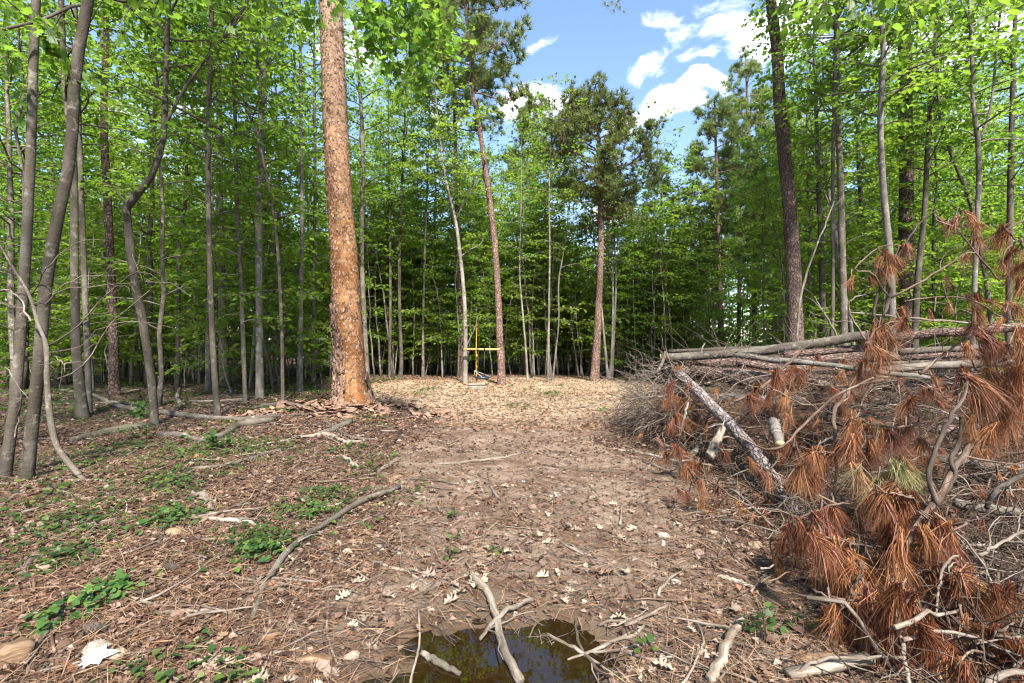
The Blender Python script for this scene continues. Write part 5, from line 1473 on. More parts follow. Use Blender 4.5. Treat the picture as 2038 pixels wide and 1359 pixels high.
bough('rust fan spreading right of the straight hanging plume', [(1920, 1060, 2.5, 7), (1880, 1040, 2.5, 7), (1850, 1035, 2.5, 5)],
      [(1850, 1038, 1.1), (1870, 1045, 1.1), (1885, 1060, 1.0), (1840, 1060, .9), (1905, 1085, 1.0)], 20)
bough('largest foreground bough trailing rust needles to the bottom edge', [(1800, 1150, 2.15, 8), (1790, 1190, 2.1, 9), (1785, 1230, 2.05, 8), (1800, 1300, 2.0, 6)],
      [(1770, 1180, 1.15), (1790, 1185, 1.2), (1810, 1200, 1.2), (1835, 1230, 1.2), (1800, 1240, 1.2), (1760, 1230, 1.1), (1850, 1260, 1.2), (1745, 1260, 1.1), (1730, 1220, 1.0), (1815, 1290, 1.2), (1780, 1290, 1.0), (1870, 1300, 1.1)], 21)
bough('rust bough trailing on the ground towards the bottom board', [(1720, 1120, 2.35, 6), (1700, 1170, 2.25, 7), (1680, 1215, 2.2, 6)],
      [(1700, 1130, 1.1), (1720, 1150, 1.1), (1690, 1170, 1.0), (1725, 1190, 1.1), (1660, 1225, .9), (1745, 1200, 1.0), (1640, 1215, .8), (1700, 1215, .9)], 22)
bough('rust bough low at the right edge with needles pointing down right', [(1960, 1140, 2.3, 6), (1930, 1150, 2.3, 7), (1900, 1140, 2.3, 5)],
      [(1905, 1140, 1.1), (1925, 1160, 1.1), (1890, 1170, 1.0), (1945, 1180, 1.0), (1870, 1150, .9)], 23)
bough('rust bough filling the bottom right corner', [(2070, 1290, 1.95, 8), (2010, 1290, 1.95, 8), (1960, 1300, 1.95, 6)],
      [(1960, 1285, 1.1), (1985, 1290, 1.1), (2010, 1275, 1.2), (2030, 1300, 1.2), (1930, 1310, 1.1), (1900, 1330, 1.1), (1950, 1340, 1.1), (2000, 1330, 1.1)], 24)
bough('small rust bough tucked under the fallen sloping log', [(1560, 950, 4.1, 6), (1520, 930, 4.1, 5), (1490, 915, 4.1, 4)],
      [(1490, 915, .7), (1515, 935, .8), (1535, 950, .8), (1550, 905, .7)], 25)
# many more lie inside the heap
for k in range(72):
    x, y, z = on_pile(rngP, 1.7, 8.0)
    z += 0.06
    px = CX + x / y * FOC; py = CY - (z - CAM_H) / y * FOC
    d = rngP.normal(size=2) * np.array([60, 22]) * 3.5 / y
    st = [(px + d[0], py + d[1] + 10, y + .1, 6 * 3 / y), (px + d[0] * .4, py + d[1] * .4, y, 6 * 3 / y), (px - d[0] * .6, py - d[1] * .5, y - .05, 4 * 3 / y)]
    tf = [(px + d[0] * u + rngP.normal() * 14, py + d[1] * u + rngP.normal() * 10, rngP.uniform(.45, 1.1)) for u in rngP.uniform(-.7, .8, int(rngP.integers(3, 7)))]
    w_ = where(x, y, z); bough('rust needled bough ' + w_, st, tf, 100 + k, group='rust boughs ' + w_)
# ================================================================== swing between the two trees
def beam_set():
    D = SWING_D - 0.32
    a, b = P(923, 695, D), P(995, 695, D)
    root = thing('swing_beam', 'pale new timber beam fixed level between two trees at the clearing edge', 'beam', a)
    mb = MB()
    h, t = 0.030, 0.028
    L_ = (b - a).length
    V = [(x, y, z) for x in (0, L_) for y in (-t, t) for z in (-h, h)]
    Q = [(0, 1, 3, 2), (4, 6, 7, 5), (0, 4, 5, 1), (2, 3, 7, 6), (0, 2, 6, 4), (1, 5, 7, 3)]
    mb.add(V, Q); o = kid('timber', mb.mesh('timber', M['lumber'], False), root)
    m, nt, N, L = mat_new('black_strap'); finish(m, N, L, (0.02, 0.02, 0.022), 0.7)
    for px in (951.5, 964.5):
        p = P(px, 695, D) - a
        m2 = MB(); e = 0.006; w = 0.018
        m2.add([(p.x + x, y, z) for x in (-w, w) for y in (-t - e, t + e) for z in (-h - e, h + e)], Q)
        kid('strap', m2.mesh('strap', m, False), root)
    # yellow climbing rope from the limb of the pale tree
    m, nt, N, L = mat_new('yellow_rope'); finish(m, N, L, (0.50, 0.26, 0.02), 0.8)
    top, bot = P(949, 642, SWING_D - .02), P(948, 758, SWING_D - .02)
    rp = thing('climbing_rope', 'yellow knotted climbing rope hanging in front of the dark woods', 'rope', top)
    mb = MB(); q = spline([top, (top + bot) / 2 + Vector((-.015, 0, 0)), bot], 20); mb.tube(q, 0.015, 6)
    kid('cord', shift(mb, top).mesh('cord', m), rp)
    for py in (708, 718, 730, 744, 757):
        c = P(948.5, py, SWING_D - .02) - top
        m2 = MB(); zz = np.linspace(-.05, .05, 6); m2.tube(np.stack([np.full(6, c.x), np.full(6, c.y), c.z + zz], -1), 0.008 + 0.022 * np.sqrt(1 - (zz / .051) ** 2), 8)
        kid('knot', m2.mesh('knot', m), rp)
    # disc swing hung from the beam
    Ds = SWING_D - 0.1
    c = P(960, 751, Ds)
    sw = thing('disc_swing', 'black disc swing with grey slings hanging just above the ground', 'swing', c)
    m, nt, N, L = mat_new('dark_swing_plastic'); finish(m, N, L, (0.02, 0.024, 0.04), 0.4, spec=.5)
    mr, nt, N, L = mat_new('grey_sling'); finish(mr, N, L, (0.30, 0.30, 0.29), 0.8)
    md, nt, N, L = mat_new('dark_sling'); finish(md, N, L, (0.05, 0.05, 0.055), 0.8)
    m2 = MB(); zz = np.array([-.035, -.03, 0, .03, .035]); m2.tube(np.stack([zz * 0, zz * 0, zz], -1), np.array([.20, .24, .25, .24, .20]), 24); kid('seat', m2.mesh('seat', m), sw)
    apex = P(944, 737, Ds) - c
    for e in ((-.24, 0, .03), (.24, 0, .03), (0, -.24, .03)):
        m2 = MB(); m2.tube(np.array([apex, Vector(e)]), .010, 5); kid('sling', m2.mesh('sling', mr), sw)
    for px in (951.5, 964.5):
        m2 = MB(); m2.tube(np.array([P(px, 698, D) - c, Vector(((px - 960) / FOC * Ds, 0, .03))]), .010, 5); kid('hanging_cord', m2.mesh('hanging_cord', md), sw)
    # cut logs stacked in front
    for k, (x0, y0, x1, y1, w, lab) in enumerate([(929, 775, 966, 776, 6, 'lower front cut log of the little stack before the swing'), (931, 771.5, 964, 771, 5, 'top cut log of the little stack before the swing'), (934, 779, 962, 778.5, 4, 'thin cut log on the ground before the little stack')]):
        d0 = SWING_D - 1.35 - (0.2 if k == 2 else 0)
        zb = float(gz((x0 - CX) / FOC * d0, d0))
        r = w * d0 / FOC / 2
        zc = zb + r * 0.8 + (0.10 if k == 1 else 0)
        a_ = Vector(((x0 - CX) / FOC * d0, d0, zc)); b_ = Vector(((x1 - CX) / FOC * d0, d0 + .05, zc))
        rt = thing('cut_log', lab, 'log', a_)
        m2 = MB(); m2.tube(spline([a_, (a_ + b_) / 2, b_], 6), r, 10, True, .1, rngP); kid('stem', shift(m2, a_).mesh('stem', M['wood_pale']), rt)
        for q in (a_, b_):
            s = -0.006 if q is a_ else 0.006
            m2 = MB(); m2.tube(np.array([q + Vector((s * .5, 0, 0)), q + Vector((s, 0, 0))]), r * .92, 10); kid('cut_end', shift(m2, a_).mesh('cut_end', M['wood_cut'], False), rt)
beam_set()

# ================================================================== sticks and logs on the ground
def ground_path(pts, lift=0.6, n=16, rng=None):
    """[(px, py, width)] lying on the ground"""
    Q = []
    for x, y, w in pts:
        g = PG(x, y); r = .92 * w * g.y / FOC / 2
        Q.append([g.x, g.y, g.z, max(r, .002)])
    s = spline(Q, n)
    z = np.maximum(gz(s[:, 0], s[:, 1]), -0.040)
    s[:, 2] = np.maximum(s[:, 2] * .4 + z * .6, z - 0.2 * s[:, 3]) + s[:, 3] * lift
    return s[:, :3], s[:, 3]
def ground_stick(label, pts, mat='branch', name='fallen_stick', cat='stick', lift=.6, twigs=0, seed=0, sides=8, group=None, lump=.08, cut=False):
    rng = np.random.default_rng(5000 + seed)
    Pth, Rd = ground_path(pts, lift)
    base = Vector(Pth[0])
    root = thing(name, label, cat, base, group)
    mb = MB(); mb.tube(Pth + rng.normal(size=Pth.shape) * np.minimum(.006, Rd[:, None] * .25), Rd, sides, True, lump, rng)
    kid('stem', shift(mb, base).mesh('stem', M[mat]), root)
    for k in range(twigs):
        i = int(rng.integers(2, 14)); t = unit(Pth[i + 1] - Pth[i - 1])
        d = unit(t * .7 + np.array([rng.normal(), rng.normal(), .25 * rng.random()]) * .7)
        q = wander(rng, Pth[i], d, rng.uniform(.1, .4), 6, .2, .05); q[:, 2] = np.maximum(q[:, 2], gz(q[:, 0], q[:, 1]) + .004)
        m2 = MB(); m2.tube(q, np.linspace(Rd[i] * .5, .0018, 6), 5, False); kid('twig', shift(m2, base).mesh('twig', M[mat]), root)
    return root

ground_stick('long grey stick lying diagonally beside the creeper at lower left', [(500, 1238, 10), (525, 1172, 12), (565, 1112, 14), (620, 1068, 12), (680, 1030, 12), (740, 998, 12), (797, 974, 9)], 'bark_grey', twigs=3, seed=1, lift=1.6)
ground_stick('pale stripped stick running into the puddle', [(937, 1150, 10), (958, 1172, 18), (977, 1195, 16), (990, 1245, 17), (1005, 1300, 20), (1035, 1362, 22)], 'wood_pale', seed=2, lift=1.1, lump=.06)
ground_stick('pale stick crossing over the one in the puddle', [(955, 1278, 7), (978, 1252, 9), (1010, 1228, 12), (1061, 1203, 10)], 'wood_pale', seed=3, twigs=2, lift=2.6)
ground_stick('mottled grey stick floating at the left side of the puddle', [(838, 1303, 12), (870, 1322, 16), (916, 1346, 10)], 'bark_grey', seed=4, lift=1.5)
ground_stick('pale tapered stick standing out at the bottom right of the track', [(1475, 1240, 14), (1455, 1275, 18), (1435, 1315, 22), (1412, 1362, 24)], 'wood_pale', seed=5, lift=.9)
ground_stick('thin curved dark twig across the left of the puddle', [(832, 1215, 4), (835, 1260, 5), (832, 1300, 5), (818, 1362, 6)], 'branch', seed=6, lift=2.2)
ground_stick('forked thin twig on the mud left of the puddle', [(605, 1240, 5), (652, 1195, 6), (650, 1260, 5), (670, 1318, 5)], 'branch', seed=7)
ground_stick('bundle of thin dark twigs on the track left of the pale stick', [(715, 1100, 5), (760, 1125, 6), (810, 1140, 6), (850, 1165, 5)], 'branch', seed=8, twigs=6)
ground_stick('straight thin twig laid from mud towards the pale stick', [(605, 1242, 4), (700, 1215, 5), (800, 1195, 5), (865, 1160, 5)], 'branch', seed=9, twigs=3)
ground_stick('two toned stick lying right of the track near the boughs', [(1420, 1130, 7), (1470, 1148, 9), (1510, 1172, 9), (1560, 1180, 6)], 'branch_red', seed=10, twigs=2)
ground_stick('short grey stick beside the two toned one', [(1428, 1148, 9), (1462, 1158, 10), (1502, 1174, 10)], 'wood_pale', seed=11)
ground_stick('thin bent stick in the middle of the track', [(972, 942, 5), (980, 975, 6), (1000, 1000, 6), (1022, 1012, 5)], 'branch', seed=12, twigs=2)
ground_stick('long low stick lying across the shaded track', [(862, 925, 5), (960, 918, 6), (1010, 910, 5), (1055, 898, 4)], 'branch', seed=13, twigs=2)
ground_stick('pale split branch at the left of the shaded track', [(680, 910, 8), (705, 928, 10), (712, 935, 7)], 'wood_pale', seed=14)
ground_stick('grey stick leaning over litter left of the shaded track', [(735, 948, 5), (770, 930, 8), (792, 912, 6)], 'branch', seed=15, twigs=3)
ground_stick('pale forked stick on the right edge of the track', [(1230, 897, 6), (1265, 902, 7), (1310, 912, 8), (1350, 920, 6)], 'wood_pale', seed=16, twigs=3)
ground_stick('brown stick along the litter below the left pile end', [(1280, 920, 5), (1310, 932, 8), (1345, 952, 6)], 'branch', seed=17, twigs=2)
ground_stick('hooked twig with side shoots right of the track', [(1095, 1090, 4), (1110, 1075, 4), (1150, 1100, 6), (1205, 1108, 4)], 'branch', seed=18, twigs=3)
ground_stick('thin stick leaning at the edge of the boughs', [(1432, 1108, 5), (1440, 1085, 6), (1456, 1052, 4)], 'branch', seed=19)
ground_stick('short brown stick on bare ground right of the track', [(1385, 1218, 5), (1430, 1216, 7), (1478, 1212, 5)], 'branch', seed=20)
for k, (pts, lab) in enumerate([
    ([(1090, 1265, 7), (1140, 1290, 8), (1200, 1330, 8), (1250, 1355, 7)], 'crossing pale root like stick right of the puddle'),
    ([(1130, 1315, 6), (1200, 1290, 8), (1260, 1270, 7), (1290, 1240, 5)], 'bent stick in the tangle right of the puddle'),
    ([(1145, 1240, 5), (1155, 1290, 7), (1200, 1345, 7), (1230, 1365, 6)], 'dark wet stick at the right rim of the puddle'),
    ([(1170, 1300, 5), (1230, 1300, 7), (1290, 1318, 6), (1340, 1312, 5)], 'straight stick across the tangle right of the puddle'),
    ([(1190, 1250, 5), (1240, 1243, 7), (1300, 1252, 5)], 'topmost stick of the tangle right of the puddle')]):
    ground_stick(lab, pts, ['wood_pale', 'wood_pale', 'branch_dark', 'branch', 'wood_pale'][k], seed=30 + k, lift=1.2 + .3 * k, twigs=2)
# left side: fallen logs in the litter
for k, (pts, mat, lab) in enumerate([
    ([(118, 778, 6), (190, 790, 9), (235, 812, 10), (330, 826, 12), (420, 836, 13), (500, 838, 12), (560, 830, 9)], 'bark_grey', 'longest fallen grey log behind the left trunks'),
    ([(140, 882, 14), (210, 866, 17), (270, 856, 17), (300, 848, 10)], 'bark_mossy', 'mossy fallen log right of the leaning twin trunks'),
    ([(318, 870, 14), (360, 872, 14), (395, 880, 12)], 'bark_dark', 'dark rotting log left of the dead pine bark heap'),
    ([(395, 884, 12), (440, 872, 13), (475, 850, 14), (510, 845, 16), (545, 838, 10)], 'bark_mossy', 'brown branch log pointing at the bark heap'),
    ([(500, 815, 7), (560, 806, 9), (600, 812, 8)], 'bark_grey', 'thin grey log behind the bark heap'),
    ([(635, 868, 10), (665, 858, 12), (698, 842, 13)], 'bark_grey', 'grey stick propped on the bark heap under the dead pine'),
    ([(640, 838, 6), (700, 872, 8), (760, 878, 6)], 'branch', 'bent brown stick below the bark heap'),
    ([(600, 872, 7), (650, 868, 9), (690, 882, 8), (720, 880, 6)], 'wood_pale', 'pale crooked stick among bark flakes'),
    ([(360, 768, 5), (352, 790, 8), (362, 812, 9)], 'wood_pale', 'short upright broken snag in the left litter'),
    ([(320, 800, 6), (400, 802, 7), (480, 796, 6), (520, 790, 4)], 'branch', 'thin straight branch lying behind the longest log'),
    ([(380, 935, 7), (440, 930, 9), (500, 915, 9), (560, 895, 6)], 'bark_mossy', 'grey branch lying over the left track edge'),
    ([(205, 800, 7), (260, 806, 8), (310, 800, 6)], 'bark_grey', 'log crossing behind the crooked elbow tree'),
    ([(75, 955, 5), (160, 958, 6), (270, 957, 4)], 'branch', 'thin pale stick on the ground right of the twin trunks'),
    ([(0, 1010, 6), (60, 975, 7), (140, 985, 6), (180, 995, 4)], 'branch', 'arched thin branch low at the left edge'),
    ([(380, 985, 10), (412, 996, 14), (418, 1012, 9)], 'wood_pale', 'short pale root bent over the litter'),
    ([(375, 1030, 9), (430, 1038, 10), (490, 1040, 9), (520, 1052, 6)], 'wood_pale', 'pale curved root lying above the creeper'),
    ([(308, 1222, 8), (380, 1220, 10), (440, 1218, 9), (492, 1238, 6)], 'wood_pale', 'pale crooked stick below the creeper at lower left'),
    ([(505, 1150, 10), (515, 1190, 12), (535, 1225, 14), (542, 1248, 12)], 'branch_red', 'short stripped branch crossing the foot of the long grey stick'),
    ([(0, 1228, 5), (60, 1208, 6), (118, 1210, 4)], 'branch', 'thin twig at the left edge of the foreground'),
    ([(370, 1362, 6), (440, 1330, 7), (520, 1308, 6), (600, 1290, 4)], 'branch', 'thin dark stick in the lower left litter'),
    ([(36, 1165, 8), (60, 1120, 12), (78, 1100, 8)], 'branch', 'dark broken stick standing in litter at far left'),
    ([(478, 1332, 6), (510, 1355, 6), (545, 1290, 6)], 'branch', 'bent stick at bottom left of the mud'),
    ([(580, 1205, 6), (600, 1180, 10), (625, 1165, 6)], 'branch_red', 'short tan stick beside the long grey stick')]):
    ground_stick(lab, pts, mat, 'fallen_log' if k < 6 else 'fallen_stick', 'log' if k < 6 else 'stick', seed=60 + k, lift=.75, twigs=[3, 1, 1, 2, 1, 1, 2, 1, 0, 3, 3, 1, 2, 3, 0, 2, 2, 1, 2, 3, 0, 1, 0][k], sides=10)

# rotten log, split wood and the old board
def chunk(name, label, cat, pts, mat, flat=.7, seed=0, lump=.22, sides=11):
    rng = np.random.default_rng(8000 + seed)
    Pth, Rd = ground_path(pts, .35, 10)
    base = Vector(Pth[0])
    mb = MB(); mb.tube(Pth, Rd, sides, True, lump, rng)
    sh = shift(mb, base)
    sh.v = [v * np.array([1, 1, flat]) for v in sh.v]
    return tag(link(name, sh.mesh(name, M[mat]), loc=base), label, cat)
chunk('rotten_log', 'thick rotten split log end in the bottom left corner', 'log', [(-70, 1345, 62), (-10, 1325, 66), (40, 1308, 60), (66, 1300, 44)], 'wood_rot', .9, 1)
chunk('split_wood', 'flat grey split wood lying across the leaves at left', 'wood', [(70, 1085, 8), (120, 1068, 18), (180, 1048, 22), (236, 1032, 16)], 'wood_pale', .5, 2, .3)
chunk('wood_chunk', 'brown rotten wood chunk on the mud near the bottom', 'wood', [(590, 1318, 18), (625, 1314, 30), (660, 1320, 22)], 'wood_rot', .6, 3)
chunk('wood_chunk', 'orange rotten wood fragment below the long grey stick', 'wood', [(522, 1272, 14), (545, 1268, 20), (560, 1262, 12)], 'wood_rot', .6, 4)
chunk('wood_chunk', 'pale splintered wood chip left of the shaded track', 'wood', [(775, 962, 10), (788, 952, 15), (802, 950, 9)], 'wood_rot', .7, 5, .5)
chunk('wood_chunk', 'grey bark chunk beneath the pale tapered stick', 'wood', [(1580, 1320, 22), (1620, 1310, 28), (1660, 1308, 20)], 'wood_rot', .45, 6, .3)
def board():
    a, b = PG(1568, 1352, .02), PG(1732, 1332, .05)
    root = thing('old_board', 'weathered grey board lying half under needles at the bottom right', 'board', a)
    d = (b - a); L_ = d.length; w, h = .026, .012
    mb = MB(); n = 8; V, Q = [], []
    rng = np.random.default_rng(3)
    for k in range(n):
        x = L_ * k / (n - 1); j = rng.normal(size=4) * .002
        V += [(x + j[0], -w + j[1], -h), (x + j[1], w + j[2], -h), (x + j[2], w + j[3], h), (x + j[3], -w + j[0], h)]
    for k in range(n - 1):
        for s in range(4): Q.append((k * 4 + s, k * 4 + (s + 1) % 4, k * 4 + 4 + (s + 1) % 4, k * 4 + 4 + s))
    Q += [(3, 2, 1, 0), (4 * n - 4, 4 * n - 3, 4 * n - 2, 4 * n - 1)]
    V = np.array(V)
    mb.add(V, Q, None, V[:, [1, 2, 0]])
    o = kid('plank', mb.mesh('plank', M['wood_pale'], False), root)
    root.rotation_euler = d.to_track_quat('X', 'Z').to_euler()
board()

# smaller sticks all over, one object each
def random_stick(x, y, L_, r, mat, label, group, rng):
    a = rng.random() * math.pi
    q = wander(rng, (x, y, 0), np.array([math.cos(a), math.sin(a), 0]), L_, 8, .14)
    q[:, 2] = gz(q[:, 0], q[:, 1]) + r * .7 + .004 + .015 * rng.random()
    mb = MB(); mb.tube(q, np.linspace(r, r * .5, 8), 6, True, .1, rng)
    for s in range(int(rng.integers(0, 3))):
        i = int(rng.integers(2, 6)); t = unit(q[i + 1] - q[i])
        w = wander(rng, q[i], unit(t + np.array([rng.normal() * .7, rng.normal() * .7, .1])), L_ * rng.uniform(.2, .4), 5, .2); w[:, 2] = np.maximum(w[:, 2], gz(w[:, 0], w[:, 1]) + .003)
        mb.tube(w, np.linspace(r * .5, .0015, 5), 4, False)
    tag(link('small_stick', shift(mb, q[0]).mesh('small_stick', M[mat]), loc=q[0]), label, 'stick', group)
def stick_label(left, x, y, mt):
    a = {'branch': 'grey brown', 'twig': 'thin', 'wood_pale': 'bleached', 'branch_red': 'reddish'}[mt] + ' dry stick lying '
    w = ('in the near litter left of the puddle' if y < 3 else 'in litter among the creeper patches' if y < 4.6 else 'in litter before the leaning twin trunks' if y < 6.5 else 'in litter near the fallen grey logs') if left else \
        ('on the mud near the puddle' if y < 3.2 else 'on the shaded part of the track' if y < 7 else 'on the track near the bark heap')
    return a + w, a.replace('stick lying ', 'sticks ') + w
rngS = np.random.default_rng(66)
cnt = 0
while cnt < 210:
    y = 1.9 + 10.5 * rngS.random() ** 1.5; x = rngS.uniform(-1.05 * y, 1.55)
    if y < 2.6 and -.7 < x < .5: continue
    onpath = path_mask(np.array(x), np.array(y))[0]
    if rngS.random() < .72 * onpath: continue
    left = x < -1.2
    mt = ['branch', 'twig', 'branch', 'wood_pale', 'branch_red'][int(rngS.integers(5))]
    random_stick(x, y, rngS.uniform(.12, .5) * (1 + .12 * y), rngS.uniform(.003, .008) * (1 + .09 * y), mt,
                 *stick_label(left, x, y, mt), rngS)
    cnt += 1
def g_ground():
    y = 1.8 + 12 * rngP.random() ** 1.6; x = rngP.uniform(-1.1 * y, min(1.1 * y, 1.9))
    a = rngP.random() * 6.28
    q = wander(rngP, (x, y, 0), np.array([math.cos(a), math.sin(a), 0]), rngP.uniform(.06, .32) * (1 + .08 * y), 5, .2)
    q[:, 2] = gz(q[:, 0], q[:, 1]) + .006 + .012 * rngP.random()
    return q
twig_mass('twig_litter', 'thin broken twigs scattered all over the ground', 6000, g_ground, 'twig', (.0012, .0036))

# ================================================================== leaf litter, pine straw, oak leaves, stones, cones
def litter():
    rng = np.random.default_rng(17)
    def spread(n, y0, y1, pw, xl, xr, size, mat, name, label, tm, pathkeep, lift, tilt=.35):
        y = y0 + (y1 - y0) * rng.random(n) ** pw
        x = -xl(y) + (xl(y) + xr(y)) * rng.random(n)
        pm, cm = path_mask(x, y)
        keep = rng.random(n) > pm * (1 - pathkeep)
        keep &= pud_d(x, y) > 1.02
        x, y = x[keep], y[keep]; n = len(x)
        z = gz(x, y) + lift * rng.random(n) + .003
        a = rng.random(n) * 6.28
        mb = MB()
        mb.stamp(tm[0], tm[1], np.stack([x, y, z], -1), np.stack([np.cos(a), np.sin(a), rng.normal(size=n) * .18], -1), np.stack([rng.normal(size=n) * tilt, rng.normal(size=n) * tilt, np.ones(n)], -1), size * (.5 + .8 * rng.random(n)))
        tag(link(name, mb.mesh(name, M[mat], False)), label, 'litter', kind='stuff')
    W = lambda y: 1.15 * y + .6
    spread(52000, 1.5, 7, 1.5, W, lambda y: np.minimum(W(y), 2.2 + 0 * y), .036, 'litter', 'leaf_litter', 'brown dead leaves strewn over the near ground', (LEAF4[0] * np.array([1, 1.2, 2.2]), LEAF4[1]), .24, .014)
    spread(52000, 6, 24, 1.5, W, W, .065, 'litter', 'far_leaf_litter', 'brown dead leaves strewn over the farther forest floor', (LEAF4[0] * np.array([1, 1.2, 2.0]), LEAF4[1]), .16, .02)
    spread(3600, 1.6, 6, 1.4, W, lambda y: np.minimum(W(y), 2.0 + 0 * y), .06, 'litter', 'curled_leaf_litter', 'curled whole dead leaves among the litter', (OVAL[0] * np.array([1, 1.2, 2.4]), OVAL[1]), .16, .02, .5)
    NEED = (np.array([(0, .011, 0), (0, -.011, 0), (.5, .011, .03), (.5, -.011, .03), (1, 0, 0)]), [(0, 1, 3), (0, 3, 2), (2, 3, 4)])
    spread(90000, 1.5, 8, 1.5, W, lambda y: np.minimum(W(y), 2.4 + 0 * y), .12, 'straw', 'pine_straw', 'fallen brown pine needles strewn over the ground', NEED, .42, .02, .4)
    CH = (np.array([(0, .18, .01), (.1, -.2, .05), (1, -.15, .02), (.9, .22, .07)]), [(0, 1, 2), (0, 2, 3)])
    spread(30000, 7.5, 20, 1.1, lambda y: 5.0 + 0 * y, lambda y: 5.0 + 0 * y, .06, 'straw', 'clearing_straw', 'pale chips and straw strewn over the sunny clearing', CH, 1.0, .015, .4)
litter()

def oak_leaves():
    rng = np.random.default_rng(12)
    mp, mbn = [], []
    for k in range(4):
        v = OAK[0].copy(); v[:, 2] += (.35 * (rng.random() - .3)) * v[:, 0] ** 2 + (.9 * rng.random()) * v[:, 1] ** 2 + .04 * rng.normal(size=len(v)); v[:, 1] *= .8 + .4 * rng.random()
        m2 = MB(); m2.add(v, None, OAK[1]); mp.append(m2.mesh('oak_leaf', M['oak_pale'], False))
        m3 = MB(); m3.add(v, None, OAK[1]); mbn.append(m3.mesh('oak_leaf', M['oak_brown'], False))
    made = 0
    while made < 190:
        y = 1.9 + 2.6 * rng.random() ** 1.7; x = rng.normal() * .75 + (.05 - .15 * (y < 2.5))
        if abs(x) > 1.6 or pud_d(x, y) < 1.08: continue
        pale = rng.random() < (.75 if y < 3.2 else .5)
        s = rng.uniform(.045, .10)
        o = link('oak_leaf', mp[made % 4] if pale else mbn[made % 4], loc=G(x, y, .006 + .016 * rng.random()), rot=(rng.normal() * .25, rng.normal() * .25, rng.random() * 6.28), scale=(s,) * 3)
        w = ('left of the puddle' if x < -.35 else 'right of the puddle' if x > .35 else 'just beyond the puddle') if y < 2.9 else 'on the track beyond the long pale stick'
        c_ = 'bleached' if pale else 'brown'
        tag(o, c_ + ' lobed oak leaf lying ' + w, 'leaf', c_ + ' oak leaves ' + w)
        made += 1
    g = PG(165, 1330, .03)
    v = OAK[0] * 1.0; m2 = MB(); m2.add(MAPLE[0], None, MAPLE[1])
    m, nt, N, L = mat_new('silver_leaf_underside'); finish(m, N, L, (.40, .40, .37), .7)
    tag(link('dry_leaf', m2.mesh('dry_leaf', m, False), loc=g, rot=(.1, -.15, .5), scale=(.12,) * 3), 'single silvery white leaf lying at bottom left', 'leaf')
oak_leaves()

